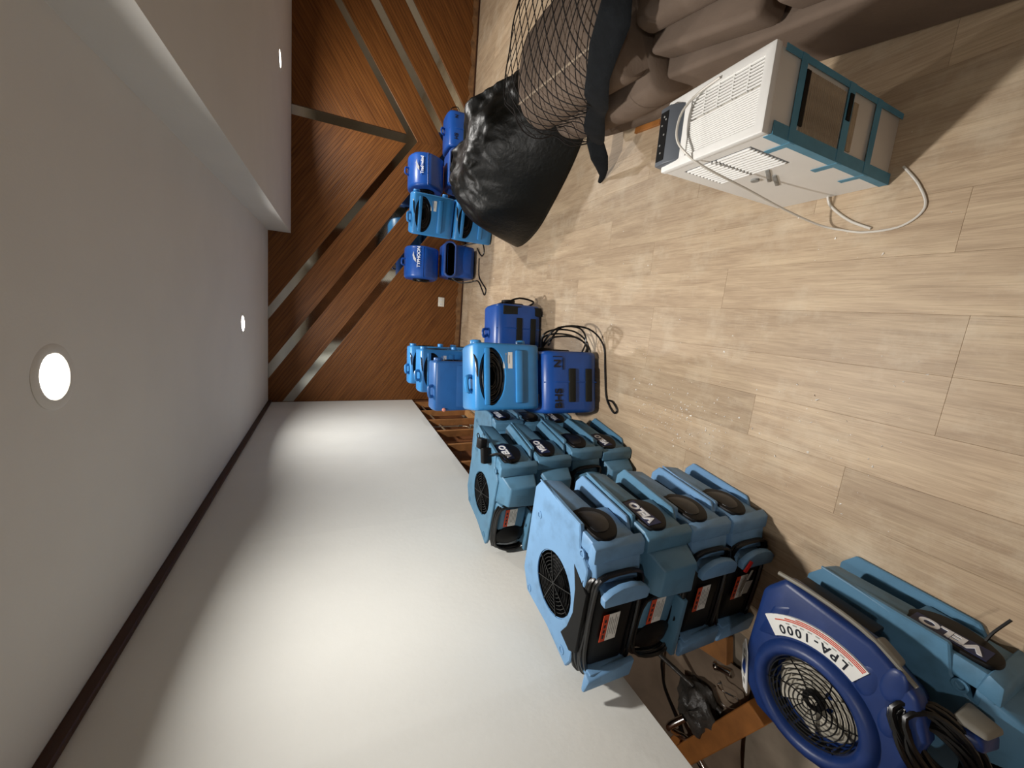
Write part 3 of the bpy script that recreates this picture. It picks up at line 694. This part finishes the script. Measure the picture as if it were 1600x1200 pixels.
# single one at the right
t5 = typhoon('snail_air_mover', (2.05, 5.08, 0), R(6), 'dark blue air mover with black pad and stencil, furthest right by the wood wall', 'pads')
b = B(); b.text('HS', .06, rot_to((1, 0, 0), (0, 0, 1), (-.09, -.2065, .345)), .001, bold=.0015); b.obj('stencil', 'dark_print', t5, 0); b = B(); b.text('N', .05, rot_to((1, 0, 0), (0, 0, 1), (.13, -.2065, .345)), .001, bold=.0015); b.obj('stencil', 'dark_print', t5, 0)
q = B(); q.tube([(-.02, -.02, .42), (-.02, -.05, .48), (.04, -.05, .48), (.04, -.02, .42)], .012, 8, False, 4); q.obj('lift_loop', 'typhoon_blue', t5)
q = B(); q.tube([(.19, -.1, .36), (.23, -.14, .40), (.26, -.16, .33), (.22, -.14, .30)], .005, 6, True, 4); q.obj('power_cord', 'black_rubber', t5)
# cords of the pair beside the outlet
q = B(); q.tube([(-.19, -.02, .30), (-.25, -.08, .2), (-.24, -.15, .08), (-.22, -.2, .012), (-.26, -.30, .008), (-.36, -.42, .008), (-.42, -.5, .008), (-.36, -.54, .008), (-.28, -.42, .008), (-.2, -.30, .008), (-.12, -.26, .008), (.05, -.25, .008)], .007, 6, False, 5); q.obj('power_cord', 'black_rubber', t1)
q = B(); q.tube([(.2, -.1, .2), (.24, -.22, .02), (.2, -.36, .008), (.1, -.42, .008), (.06, -.36, .008), (.1, -.27, .008), (.18, -.2, .02)], .007, 6, False, 5); q.obj('power_cord', 'black_rubber', t1)
# single one standing in the middle of the room edge
t6 = typhoon('snail_air_mover', (-.155, 3.15, 0), R(8), 'dark blue air mover standing alone behind the stencilled pair, black motor on top', 'pads')
q = B(); q.tube([(-.04, .0, .43), (-.07, -.03, .485), (-.01, -.03, .49), (.0, .0, .43)], .012, 8, False, 4); q.obj('lift_loop', 'typhoon_blue', t6)
q = B(); q.box((.205, .0, .25), (.05, .2, .22), bev=.015); q.cyl((.22, 0, .25), (.26, 0, .25), .06, 20); q.tube([(.22, -.1, .32), (.27, -.12, .2), (.25, -.12, .06), (.21, -.1, .1)], .008, 6); q.obj('motor_block', 'black_plastic', t6)
q = B(); q.box((.15, -.196, .2), (.075, .018, .36), bev=.006); q.obj('foam_strip', 'black_foam', t6)
# stencilled one under the sky-blue one
t7 = typhoon('snail_air_mover', (-.455, 2.28, 0), R(12), 'dark blue stencilled air mover with black foam pads, long cord looping off its side', 'pads')
b = B(); b.text('BHS', .075, rot_to((1, 0, 0), (0, -.02, 1), (-.105, -.2085, .335)), .0012, bold=.002); b.obj('stencil', 'dark_print', t7, 0); b = B(); b.text('N', .07, rot_to((1, 0, 0), (0, -.02, 1), (.12, -.2085, .345)), .0012, bold=.002); b.box((.12, -.2082, .303), (.08, .0015, .006)); b.box((.165, -.2082, .345), (.006, .0015, .07)); b.obj('stencil', 'dark_print', t7, 0)
q = B(); q.cyl((.19, .02, .34), (.235, .02, .34), .085, 24, bev=.008); q.box((.215, .02, .24), (.03, .12, .2), bev=.01); q.obj('motor_block', 'black_plastic', t7)
q = B()
for k, (w_, dz) in enumerate([(.09, 0), (.115, .01), (.07, -.03), (.13, -.02)]):
    q.tube([(.225, -.03 + .02*k, .35), (.25 + w_ * .55, -.06 - .02*k, .37 + dz), (.24 + w_, -.08 - .02*k, .29 + dz), (.23 + w_, -.10 - .03*k, .16), (.20 + w_ * .6, -.13 - .02*k, .05 + .02*k), (.17, -.17, .06 + .03 * k)], .0065, 6, False, 5)
q.tube([(.25, -.06, .33), (.37, -.12, .26), (.36, -.20, .10), (.25, -.25, .014), (.08, -.262, .010), (-.08, -.27, .010), (-.15, -.30, .010), (-.20, -.35, .010), (-.18, -.38, .010), (-.13, -.34, .010), (-.12, -.29, .012)], .0065, 6, False, 5)
q.obj('power_cord', 'black_rubber', t7)

def sky(mat, label, loc, rz, logo=False, name='snail_air_mover', loop=True):
    t = thing(name, label, 'air mover', loc, rz, 'sky blue snail-shell air movers')
    prof = curve2([(-.19, .03), (-.205, .2), (-.205, .40), (-.17, .452), (-.02, .452), (.11, .42), (.19, .31), (.2, .12), (.14, .012), (-.12, .01)], 4)
    bo = B(); bo.prism(prof, -.205, .205, axis='x', bev=.025, seg=3, ang=50)
    eye = [(.175 * math.cos(a) , .345 + (.095 if math.sin(a) < 0 else .078) * math.sin(a)) for a in [2 * math.pi * k / 28 for k in range(28)]]
    if not logo:
        c_ = B(); c_.prism(eye, -.3, -.13, axis='y'); bo = cut(bo, c_)
    bo.obj('housing', mat, t, 40)
    if not logo:
        q = B(); q.prism([(x * .99, .345 + (z - .345) * .99) for x, z in eye], -.14, -.125, axis='y'); q.obj('well_shade', 'black_plastic', t, 0)  # black plate at the back of the recess, colour standing in for its shade
        q = B(); q.box((0, -.2, .372), (.345, .03, .034), bev=.008); q.obj('grip_bar', mat, t)
        q = B()
        for k in range(9):
            s = .95 - .075 * k
            q.tube([(x * s + random.uniform(-.004, .004), -.185 + .006 * (k % 3) + random.uniform(-.004, .004), .34 + (z - .345) * s) for x, z in eye[::2]], .007, 6, True, 2)
        q.tube([(-.03, -.19, .42), (.04, -.2, .438), (.12, -.19, .445), (.18, -.10, .44)], .006, 6); q.obj('power_cord', 'black_rubber', t)
        q = B(); q.box((.0, -.206, .16), (.33, .028, .05), bev=.012); q.obj('stacking_rib', mat, t)
        q = B(); q.box((.10, -.2055, .236), (.10, .0016, .06)); lo = q.obj('rating_label', 'white_label', t, 0)
        q = B()
        for k in range(3): q.box((.105, -.2066, .252 - .013 * k), (.05, .0006, .004))
        q.cyl((.138, -.2069, .25), (.138, -.2062, .25), .006, 12); q.obj('fine_print', 'grey_print', lo, 0)
    else:
        q = B(); q.hull([(-.17, -.2, .30), (.17, -.2, .30), (-.17, -.205, .06), (.17, -.205, .06), (-.19, -.16, .40), (.19, -.16, .40), (-.19, -.16, .04), (.19, -.16, .04), (-.17, -.225, .2), (.17, -.225, .2)], bev=.02); q.obj('drum_panel', mat, t)
        q = B(); q.box((-.02, -.2275, .17), (.13, .002, .05)); lo = q.obj('maroon_label', 'maroon_label', t, 0)
        q = B()
        for k in range(3): q.tube([(.05 + .018 * k, -.2285, .15), (.06 + .018 * k, -.2285, .18), (.05 + .018 * k, -.2285, .2)], .0045, 5, False, 3)
        q.obj('label_swirl', 'white_print', lo)
    if loop:
      q = B(); q.tube([(-.08, -.14, .44), (-.085, -.17, .485), (-.01, -.17, .49), (-.0, -.14, .445)], .014, 8, False, 4); q.obj('lift_loop', mat, t)
    # lug and motor on the right-hand side
    q = B(); q.cyl((.2, -.08, .40), (.232, -.08, .40), .035, 16, bev=.006); q.obj('side_lug', mat, t)
    q = B(); q.cyl((.2, -.1, .10), (.238, -.1, .10), .03, 16, bev=.006); q.obj('side_lug', mat, t)
    side_motor(t, 1, 'black_plastic', .25, .02, .11)
    for sx in (-.14, .14):
        q = B(); q.box((sx, -.12, .006), (.06, .1, .014), bev=.004); q.obj('rubber_foot', 'black_rubber', t)
    return t
s1 = sky('sky_blue', 'sky blue air mover with coiled cord in its back, on the stencilled dark blue one', (-.43, 2.31, CB), R(13))
# left-hand row of pairs along the wall
lab_ = sky('mid_blue', 'blue air mover with maroon label, top of the pair behind the sky blue one', (-.66, 3.22, CB + .012), R(7), True)
sky('sky_blue', 'sky blue air mover on the floor beneath the maroon-labelled one', (-.66, 3.25, 0), R(7), False, loop=False)
q = B(); q.sphere((-.19, -.235, .38), .016); q.cyl((-.19, -.235, .38), (-.19, -.16, .38), .009, 8); q.obj('plug_end', 'salmon', lab_)
for y_, lb in ((3.80, 'middle'), (4.36, 'furthest')):
    x_ = -.63 if y_ < 4 else -.66
    sky('sky_blue', f'sky blue air mover topping the {lb} pair in the left row', (x_, y_, CB + .012), R(6))
    sky('sky_blue', f'sky blue air mover at the bottom of the {lb} pair in the left row', (x_, y_ + .02, 0), R(6), loop=False)
# right-hand pairs by the black sheet
sky('sky_blue', 'sky blue air mover on the floor against the black sheet', (.98, 4.52, 0), R(-12), loop=False)
sky('sky_blue', 'sky blue air mover with cord well, on top of the one against the black sheet', (.98, 4.54, CB + .012), R(-12))

# ------------------------------------------------------------------ window air conditioner, standing on its back
def air_conditioner():
    W, D, H = .205, .345, .645
    t = thing('air_conditioner', 'white window air conditioner stood on end by the sofa, blue tape across one side', 'air conditioner', (.618, .923, 0), R(1))
    x0, x1, y0, y1 = -W/2, W/2, -D/2, D/2
    b = B(); b.box((0, 0, H/2 - .01), (W, D, H - .02), bev=.006, seg=2); b.obj('cabinet', 'ac_panel', t)
    # grille frame on top
    fr = B(); fr.box((0, 0, H - .012), (W + .012, D + .004, .026), bev=.006)
    cu = B(); cu.box((.0, (y0 + .024 + y1 - .095) / 2, H), (W - .036, y1 - .095 - y0 - .024, .2)); fr = cut(fr, cu)
    fr.obj('grille_frame', 'ac_white', t)
    b = B(); b.box((0, -.02, H - .026), (W - .02, D - .06, .006)); b.obj('grille_backing', 'ac_grey', t, 0)
    ya, yb = y0 + .022, y1 - .095
    # closed ribs on the left, open vanes on the right
    rb = B(); rb.box((0, 0, 0), (.0052, yb - ya, .016), bev=.0018, seg=1); rib = rb.mesh('rib', 'ac_white', 30)
    n = 16
    for k in range(n):
        o = bpy.data.objects.new('rib', rib); COL.objects.link(o); o.parent = t; o.location = (x0 + .020 + k * .0062, (ya + yb) / 2, H - .010)
    vb = B(); vb.box((0, 0, 0), (.0042, yb - ya, .006), bev=.001, seg=1, rot=(0, .3, 0)); vane = vb.mesh('vane', 'ac_white', 30)
    for k in range(8):
        o = bpy.data.objects.new('vane', vane); COL.objects.link(o); o.parent = t; o.location = (.0225 + k * .0086, (ya + yb) / 2, H - .006)
    mb = B(); mb.box((0, 0, 0), (.068, .004, .008)); mull = mb.mesh('vane_bar', 'ac_white', 0)
    for k in range(1, 5):
        o = bpy.data.objects.new('vane_bar', mull); COL.objects.link(o); o.parent = t; o.location = (.052, ya + (yb - ya) * k / 5, H - .007)
    # control panel on the far edge
    b = B(); b.hull([(-.086, y1 - .075, H + .0), (.08, y1 - .075, H + .0), (-.092, y1 + .012, H + .02), (.086, y1 + .012, H + .02), (-.092, y1 + .018, H - .03), (.086, y1 + .018, H - .03), (-.092, y1 - .03, H + .022), (.086, y1 - .03, H + .022), (-.086, y1 - .08, H - .01), (.08, y1 - .08, H - .01)], bev=.004); cp = b.obj('control_panel', 'ac_grey', t)
    b = B(); b.box((-.004, y1 - .010, H + .0215), (.15, .034, .003), bev=.001, seg=1, rot=(-.0, 0, 0)); sc = b.obj('display', 'black_plastic', cp)
    for px, py in ((-.055, 0), (-.03, .006), (.0, -.006), (.03, .006), (.055, 0), (.045, -.008)):
        q = B(); q.cyl((px, y1 - .01 + py, H + .0225), (px, y1 - .01 + py, H + .0236), .003, 10); q.obj('button', 'grey_print', cp)
    # side louvres (left face)
    sb = B(); sb.box((0, 0, 0), (.008, .108, .0095), bev=.003, seg=1); sl = sb.mesh('louvre', 'ac_white', 30)
    b = B(); b.box((x0 - .0005, .01, H - .15), (.003, .235, .19)); b.obj('louvre_backing', 'ac_grey', t, 0)
    for c_ in range(2):
        for k in range(11):
            o = bpy.data.objects.new('louvre', sl); COL.objects.link(o); o.parent = t; o.location = (x0 - .003, -.045 + .112 * c_, H - .068 - k * .0164)
    b = B(); b.box((x0 - .001, 0, H/2 - .01), (.004, D - .004, H - .03), bev=.001, seg=1)
    c_ = B(); c_.box((x0, .01, H - .15), (.05, .23, .186)); c2 = cut(b, c_); c2.obj('side_skin', 'ac_white', t, 30)
    b = B(); b.box((x0 - .004, -.01, H - .29), (.006, .012, .11), bev=.002, rot=(.5, 0, 0)); b.cyl((x0 - .009, .035, H - .29), (x0, .035, H - .29), .013, 16); b.box((x0 - .004, .0, H - .345), (.006, .012, .10), bev=.002, rot=(.45, 0, 0)); b.obj('latch', 'grey_print', t)
    b = B(); b.box((x0 - .004, .09, H - .235), (.002, .05, .008)); b.obj('maker_mark', 'grey_plastic', t, 0)
    # taped side towards the viewer
    yf = y0 - .001
    b = B(); b.box((.0, yf - .001, H * .64), (W - .05, .005, .18), bev=.001, seg=1); b.obj('condenser_fins', 'coil_brown', t, 0)
    fin = B(); fin.box((0, 0, 0), (W - .056, .004, .0026)); fme = fin.mesh('fin', 'coil_brown', 0)
    for k in range(22):
        o = bpy.data.objects.new('fin', fme); COL.objects.link(o); o.parent = t; o.location = (0, yf - .005, H * .64 - .085 + k * .0083)
    b = B(); b.box((.005, yf - .008, H * .795), (W - .07, .003, .018)); b.obj('seam_gap', 'black_plastic', t, 0)
    b = B(); b.box((.04, yf - .0095, H * .47), (.07, .003, .018)); b.obj('seam_gap', 'black_plastic', t, 0)
    b = B(); b.box((.0, yf - .002, H * .405), (W - .075, .003, .024)); b.obj('bare_strip', 'coil_brown', t, 0)
    def tape(c, d, nm='blue_tape'):
        q = B(); q.box(c, d); q.obj(nm, 'tape_blue', t, 0)
    tape((x0 + .012, yf - .006, H/2 - .014), (.034, .0016, H - .034)); tape((x1 - .006, yf - .006, H/2 - .014), (.016, .0016, H - .034))
    tape((x0 - .0035, y0 + .006, H/2 - .014), (.0016, .022, H - .034))
    for zf, hh in ((.83, .026), (.47, .032), (.235, .028)):
        tape((0, yf - .0075, H * zf), (W + .004, .0016, hh)); tape((x0 - .0045, y0 + .03, H * zf - .012), (.0016, .07, hh * .8))
    # cord lying over the grille and out across the floor
    b = B(); b.tube([(.09, -.02, H + .006), (.075, .05, H + .012), (.03, .085, H + .03), (-.04, .085, H + .034), (-.095, .05, H + .012), (-.125, .03, H - .06), (-.145, .03, H - .25), (-.175, .02, .20), (-.21, -.02, .05), (-.232, -.08, .006), (-.25, -.15, .005), (-.245, -.24, .005), (-.20, -.285, .005), (-.13, -.26, .005), (-.06, -.21, .005)], .0036, 7, False, 6)
    b.tube([(-.10, -.01, .012), (-.14, -.025, .006), (-.20, -.09, .005), (-.24, -.16, .005)], .0042, 7, False, 5); b.obj('power_cord', 'white_cord', t)
air_conditioner()

# ------------------------------------------------------------------ sofa
SOF = thing('sofa', 'taupe suede sofa with overstuffed arm, running along the right edge', 'sofa', (0, 0, 0))
def slabh(name, fr, z0, z1, depth, bev, inset=0, dz=0):
    """upholstered block: front edge points (x, y) on the floor plan, running back along +x"""
    P = []
    for (x, y) in fr:
        P += [(x + inset, y, z0), (x, y, z1), (x + depth, y - .2 * depth, z1 + dz), (x + depth, y - .2 * depth, z0)]
    q = B(); q.hull(P, bev=bev, seg=4); return q.obj(name, 'sofa_suede', SOF, 60)
slabh('base', [(1.17, 2.10), (.84, .30)], .012, .34, .9, .02, .03)
slabh('footrest_panel', [(1.09, 1.45), (.955, .965)], .345, .475, .55, .025, .02)
slabh('footrest_panel', [(.965, .925), (.84, .42)], .345, .475, .55, .025, .02)
slabh('seat_cushion', [(1.13, 1.43), (1.03, .95)], .478, .60, .75, .045)
slabh('seat_cushion', [(1.03, .93), (.93, .42)], .478, .60, .75, .045)
slabh('backrest', [(1.72, 1.3), (1.55, .3)], .45, .95, .25, .08)
# arm: two stacked rolls running front to back
def arm_prof(k=0.0):
    P = [(1.47, .06), (1.49, .40), (1.50, .66), (1.44, .715), (1.30, .735), (1.17, .725), (1.07, .67), (1.035, .58), (1.06, .49), (1.10, .455), (1.05, .41), (1.035, .33), (1.07, .22), (1.12, .15), (1.13, .06)]
    return P
AY0, AY1 = 1.47, 2.28
def arm():
    P = spline([(x, 0, z) for x, z in arm_prof()], 3, True)
    cx = 1.28; n = len(P)
    ys = [AY0, AY0 + .02, AY0 + .07, AY0 + .15, 1.6, 1.8, 2.0, AY1 - .14, AY1 - .06, AY1 - .015, AY1]
    sc = [.92, .96, .985, 1, 1, 1.0, 1, 1, .97, .90, .80]
    t = bmesh.new(); rings = []
    for y, s in zip(ys, sc):
        sk = (y - AY0) * .10
        rings.append([t.verts.new((cx + (p.x - cx) * s + sk - .05 + .006 * math.sin(9 * y + 7 * p.z), y, .38 + (p.z - .38) * s + .006 * math.sin(13 * y + 5 * p.x))) for p in P])
    for i in range(len(rings) - 1):
        for k in range(n): t.faces.new((rings[i][k], rings[i][(k+1) % n], rings[i+1][(k+1) % n], rings[i+1][k]))
    t.faces.new(rings[0]); t.faces.new(rings[-1][::-1])
    q = B(); q._add(t); o = q.obj('arm', 'sofa_suede', SOF, 75)
    q = B(); q.tube([(1.12 + (y - AY0) * .10 - .05, y, .715) for y in (1.5, 1.6, 1.7, 1.9, 2.1, 2.2)], .006, 6, False, 2); q.obj('piping', 'sofa_piping', SOF)
arm()

# ------------------------------------------------------------------ net over the arm
def net():
    prof = [(2.3, .52), (1.9, .64), (1.62, .72), (1.45, .735), (1.30, .752), (1.17, .745), (1.055, .685), (1.015, .58), (1.035, .49), (1.05, .44), (1.015, .36), (1.015, .30), (1.05, .2)]
    P = [Vector((x - .05, 0, z)) for x, z in prof]
    P = spline(P, 6); acc = [0]
    for a, c_ in zip(P, P[1:]): acc.append(acc[-1] + (c_ - a).length)
    T = acc[-1]
    def at(tt):
        tt = max(0, min(T - 1e-6, tt))
        for i in range(len(acc) - 1):
            if acc[i+1] >= tt:
                f = (tt - acc[i]) / max(1e-9, acc[i+1] - acc[i]); return P[i].lerp(P[i+1], f)
    tc = next(acc[i] for i in range(len(P)) if P[i].x < 1.10 and P[i].z > .6)   # where the left face starts
    def ynear(tt): return 1.30 if tt < tc else 1.30 + (tt - tc) / (T - tc) * .85
    def yfar(tt): return 2.345 - (max(0, tt - tc - .1) * .25)
    def pos(tt, y):
        p = at(tt); return Vector((p.x + (y - AY0) * .10, y, p.z + (.012 * math.sin((y - 1.3) * 3)) + (-.05 * max(0, (y - 2.24) / .1) if tt > tc else -.0)))
    t = thing('sports_net', 'black diamond-mesh net with a wide black edge band, draped over the sofa arm', 'net')
    b = B(); cell = .082
    k = -60
    while k < 90:
        for sg in (1, -1):
            seg = []
            m = 60
            for i in range(m + 1):
                tt = T * i / m
                y = 1.0 + k * cell + sg * tt * .62
                if ynear(tt) <= y <= yfar(tt) and at(tt).x < 2.2: seg.append(pos(tt, y))
                else:
                    if len(seg) > 1: b.tube(seg, .0027, 4, False, 1)
                    seg = []
            if len(seg) > 1: b.tube(seg, .0027, 4, False, 1)
        k += 1
    tag(b.obj('mesh_cord', 'net_cord', t, 60), kind='stuff')
    q = B(); q.tube([pos(T * i / 40, yfar(T * i / 40)) for i in range(41)], .004, 5, False, 1); q.obj('edge_rope', 'net_cord', t)
    # the band: a folded strip of cloth along the near edge, ending in a tail on the floor
    line = [pos(T * i / 30, ynear(T * i / 30)) + Vector((-.012, 0, .012)) for i in range(0, 31) if at(T * i / 30).x < 1.6]
    line += [Vector((.985, 2.17, .16)), Vector((.955, 2.24, .08)), Vector((.94, 2.30, .03)), Vector((.925, 2.35, .012))]
    wid = [.058] * (len(line) - 4) + [.05, .036, .024, .014]
    def ribbon(u, v):
        i = min(len(line) - 1, int(round(u * (len(line) - 1)))); p = line[i]; w_ = wid[i]
        a = 2 * math.pi * v
        dirn = (line[min(len(line)-1, i+1)] - line[max(0, i-1)]).normalized()
        side = dirn.cross(Vector((-.6, -.5, .62))).normalized(); nor = dirn.cross(side)
        wob = 1 + .12 * math.sin(i * 1.7)
        return p + side * math.cos(a) * w_ * wob + nor * math.sin(a) * (.012 + .003 * math.sin(i * 2.3))
    q = B(); q.grid(ribbon, len(line), 13); q.obj('edge_band', 'black_cloth', t, 70)
net()

# ------------------------------------------------------------------ black plastic sheet over something on the floor
def sheet():
    foot = [(.86, 4.2), (.74, 3.9), (.645, 3.60), (.755, 3.23), (.95, 2.94), (1.22, 2.66), (1.5, 2.55), (1.85, 2.7), (1.95, 3.1), (1.8, 3.6), (1.5, 4.0), (1.15, 4.25)]
    F = spline([(x, y, 0) for x, y in foot], 16, True); n = len(F); C = Vector((1.25, 3.3, 0))
    from mathutils import noise
    fa = [random.uniform(-1, 1) for _ in range(14)]
    def fold(th):
        return sum(fa[k] * math.sin((k + 2) * th + fa[-1-k] * 5) / (1 + .25 * k) for k in range(10)) * .05
    def fn(u, v):
        f = F[int(u * n + .5) % n]; th = u * 2 * math.pi
        rad = v ** .62
        p = C + (f - C) * rad * (1 + fold(th + .25 * v) * v * (1.15 - v) * 2.2)
        q = Vector((p.x * 2.3, p.y * 2.3, .3))
        z = .68 * (1 - v ** 1.9) + (.13 * noise.noise(q) + .06 * noise.noise(q * 2.6) + .02 * noise.noise(q * 7)) * (1 - v ** 3) * min(1, .3 + v * 3)
        z += .17 * (1 - abs(math.sin(5.2 * (p.x * .8 + p.y * .55) + .6 * math.sin(3 * p.y)))) ** 2 * (v * (1 - v)) * 2.4
        return (p.x, p.y, max(.004, z))
    b = B(); b.grid(fn, n, 44, True); o = b.obj('plastic_sheet', 'black_sheet', None, 80)
    sd = o.modifiers.new('thick', 'SOLIDIFY'); sd.thickness = .003
    tag(o, 'glossy black plastic sheet heaped over something between sofa and blue air movers', 'plastic sheet')
sheet()

# ------------------------------------------------------------------ small things
t = thing('power_outlet', 'white wall outlet plate low on the wood wall', 'outlet', (.065, YF - .001, .305))
q = B(); q.box((0, -.004, 0), (.125, .008, .085), bev=.003, seg=2); q.obj('plate', 'ivory', t)
for sx in (-.03, .03):
    q = B(); q.box((sx, -.0085, 0), (.032, .003, .034), bev=.001, seg=1); so = q.obj('socket', 'ac_white', t)
    for dz in (-.007, .007):
        q = B(); q.box((sx, -.0102, dz), (.010, .001, .003)); q.obj('slot', 'dark_print', so, 0)
d = B(); d.prism([(0, 0), (.2, .012), (.205, .04), (.0, .032)], .001, .019, bev=.002, seg=1, M=Matrix.Translation((1.115, 2.045, 0)) @ Matrix.Rotation(R(-100), 4, 'Z')); tag(d.obj('wood_offcut', 'orange_wood'), 'short orange wood offcut on the floor between sofa and air conditioner', 'wood offcut')

# plaster crumbs
b = B(); rr = random.Random(3)
def crumb(x, y, s):
    P = [(x + rr.uniform(-s, s), y + rr.uniform(-s, s), .0005) for _ in range(4)] + [(x + rr.uniform(-s, s) * .5, y + rr.uniform(-s, s) * .5, s * rr.uniform(.4, .9)) for _ in range(2)]
    b.hull(P)
for k in range(700):
    y = rr.uniform(.5, 4.6); x = rr.gauss(-.36, .2) if rr.random() < .8 else rr.uniform(-.6, 1.0)
    if x < -.62 or (y > 1.8 and x < -.18): continue
    crumb(x, y, rr.choice([.002, .0025, .003, .003, .004, .005, .007]) * (.75 + .1 * y))
for k in range(160):
    crumb(rr.gauss(-.48, .08), rr.uniform(1.15, 1.75), rr.choice([.003, .004, .005, .007]))
tag(b.obj('plaster_crumbs', 'crumb_white', None, 0), 'white plaster crumbs and dust scattered over the wood-look floor', 'debris', kind='stuff')
for k, (x, y, s, lb) in enumerate([(-.225, .80, .009, 'largest white plaster chip, alone on the near floor'), (.295, .71, .006, 'small white plaster chip beside the air conditioner cord'), (.365, .86, .006, 'white plaster chip inside the loop of the white cord'), (-.43, .79, .007, 'white plaster chip on the floor nearest the front air mover stack')]):
    b = B(); crumb(x, y, s); tag(b.obj('plaster_chip', 'crumb_white', None, 0), lb, 'debris', 'plaster chips')

# ------------------------------------------------------------------ behind the cut wall
# far framing bay: pipes and stop valves
t = thing('water_pipe', 'thin metal supply pipe running through the studs, turning down to a valve', 'pipe', (0, 0, 0))
q = B(); q.tube([(-1.40, 5.28, .53), (-1.40, 4.6, .50), (-1.40, 4.18, .48), (-1.40, 4.10, .46), (-1.40, 4.09, .38), (-1.40, 4.08, .21)], .011, 8, False, 4); q.obj('tube', 'pipe_metal', t)
q = B(); q.cyl((-1.40, 4.08, .19), (-1.40, 4.08, .235), .02, 12); q.cyl((-1.37, 4.08, .20), (-1.33, 4.08, .20), .014, 10); q.obj('stop_valve', 'chrome', t)
q = B(); q.box((-1.325, 4.08, .20), (.012, .05, .03), bev=.004); q.obj('valve_handle', 'grey_plastic', t)
t = thing('water_pipe', 'short second supply pipe with its own valve, beside the hidden stack', 'pipe', (0, 0, 0))
q = B(); q.tube([(-1.395, 4.30, .62), (-1.395, 4.29, .4), (-1.395, 4.28, .24), (-1.39, 4.2, .18), (-1.385, 3.9, .19), (-1.385, 3.72, .22)], .008, 8, False, 4); q.obj('tube', 'pipe_metal', t)
q = B(); q.cyl((-1.395, 4.28, .25), (-1.395, 4.28, .29), .018, 12); q.obj('stop_valve', 'chrome', t)
# near opening
b = B(); b.grid(lambda u, v: (-1.46 - .9 * u, 1.75 - .95 * v - .1 * u, .004 + .55 * max(0, v < .0) + .03 * math.sin(6 * u + 9 * v) ** 2 + .42 * max(0, .42 - v) ** 1.0 * 1.6), 14, 16)
o = b.obj('brown_sheeting', 'brown_sheet', None, 70); sd = o.modifiers.new('thick', 'SOLIDIFY'); sd.thickness = .004
tag(o, 'crumpled grey-brown sheeting on the floor behind the cut-off wall', 'sheeting')
d = B(); d.box((-1.80, .845, .045), (.62, .085, .085), bev=.004, seg=1, rot=(0, 0, R(-25))); tag(d.obj('timber_beam', 'orange_wood'), 'orange timber beam lying behind the wall, next to the dark blue machine', 'timber')
d = B(); d.box((-2.09, 1.02, .03), (.07, .09, .06), bev=.003, seg=1, rot=(0, 0, R(-20))); tag(d.obj('wood_block', 'orange_wood'), 'small orange wood block behind the wall beside the chrome pipe', 'wood block')
q = B(); q.tube([(-1.84, .98, .12), (-1.92, 1.02, .16), (-1.985, 1.02, .10), (-2.0, .98, .06), (-2.03, .94, .04), (-2.08, .86, .03), (-2.13, .70, .03)], .016, 10, False, 6); tag(q.obj('bent_pipe', 'chrome'), 'bent chrome pipe curving past the timber beam behind the wall', 'pipe')
q = B(); q.tube([(-1.58, 1.26, .32), (-1.68, 1.22, .08), (-1.80, 1.20, .05), (-1.90, 1.17, .04), (-1.98, 1.10, .03), (-2.06, 1.0, .03), (-2.1, .88, .03)], .007, 7, False, 6); tag(q.obj('black_cable', 'black_rubber'), 'black cable hanging down behind the cut-off wall', 'cable')
q = B(); q.cyl((-1.60, 1.24, .20), (-1.72, .88, .03), .011, 10); q.cyl((-1.72, .88, .03), (-1.722, .874, .028), .014, 10); tag(q.obj('metal_rod', 'grey_plaster'), 'dark metal rod leaning against the sheeting behind the wall', 'rod')
b = B()
def crinkle(u, v):
    th = u * 2 * math.pi; ph = v * math.pi
    r = .10 * (1 + .10 * math.sin(5 * th + 2 * ph) + .07 * math.sin(9 * ph + 3 * th) + .05 * math.sin(14 * th))
    return (-1.78 + r * 1.25 * math.sin(ph) * math.cos(th), .965 + r * math.sin(ph) * math.sin(th), .065 + .6 * r * math.cos(ph))
b.grid(crinkle, 30, 18, True); tag(b.obj('crumpled_plastic', 'grey_plaster', None, 50), 'crumpled dark grey plastic wrap beside the timber beam behind the wall', 'plastic wrap')
q = B(); q.tube([(-1.60, .90, .07), (-1.66, .86, .05), (-1.62, .80, .04), (-1.56, .80, .06), (-1.57, .86, .08), (-1.545, .875, .10), (-1.53, .865, .09)], .0035, 6, False, 5); tag(q.obj('wire_hook', 'chrome'), 'thin bent silver wire lying next to the crumpled plastic', 'wire')
q = B(); q.cyl((-1.53, .93, .03), (-1.50, .86, .035), .017, 14, bev=.003); q.cyl((-1.535, .94, .03), (-1.53, .93, .03), .022, 14); tag(q.obj('pipe_fitting', 'chrome'), 'shiny chrome pipe fitting on the floor beside the front stack', 'pipe fitting')
d = B(); d.box((-1.44, 1.0, .03), (.12, .22, .05), bev=.004, seg=1, rot=(0, .1, R(15))); tag(d.obj('broken_board', 'old_stud'), 'splintered brown board end beside the lowest front air mover', 'board')
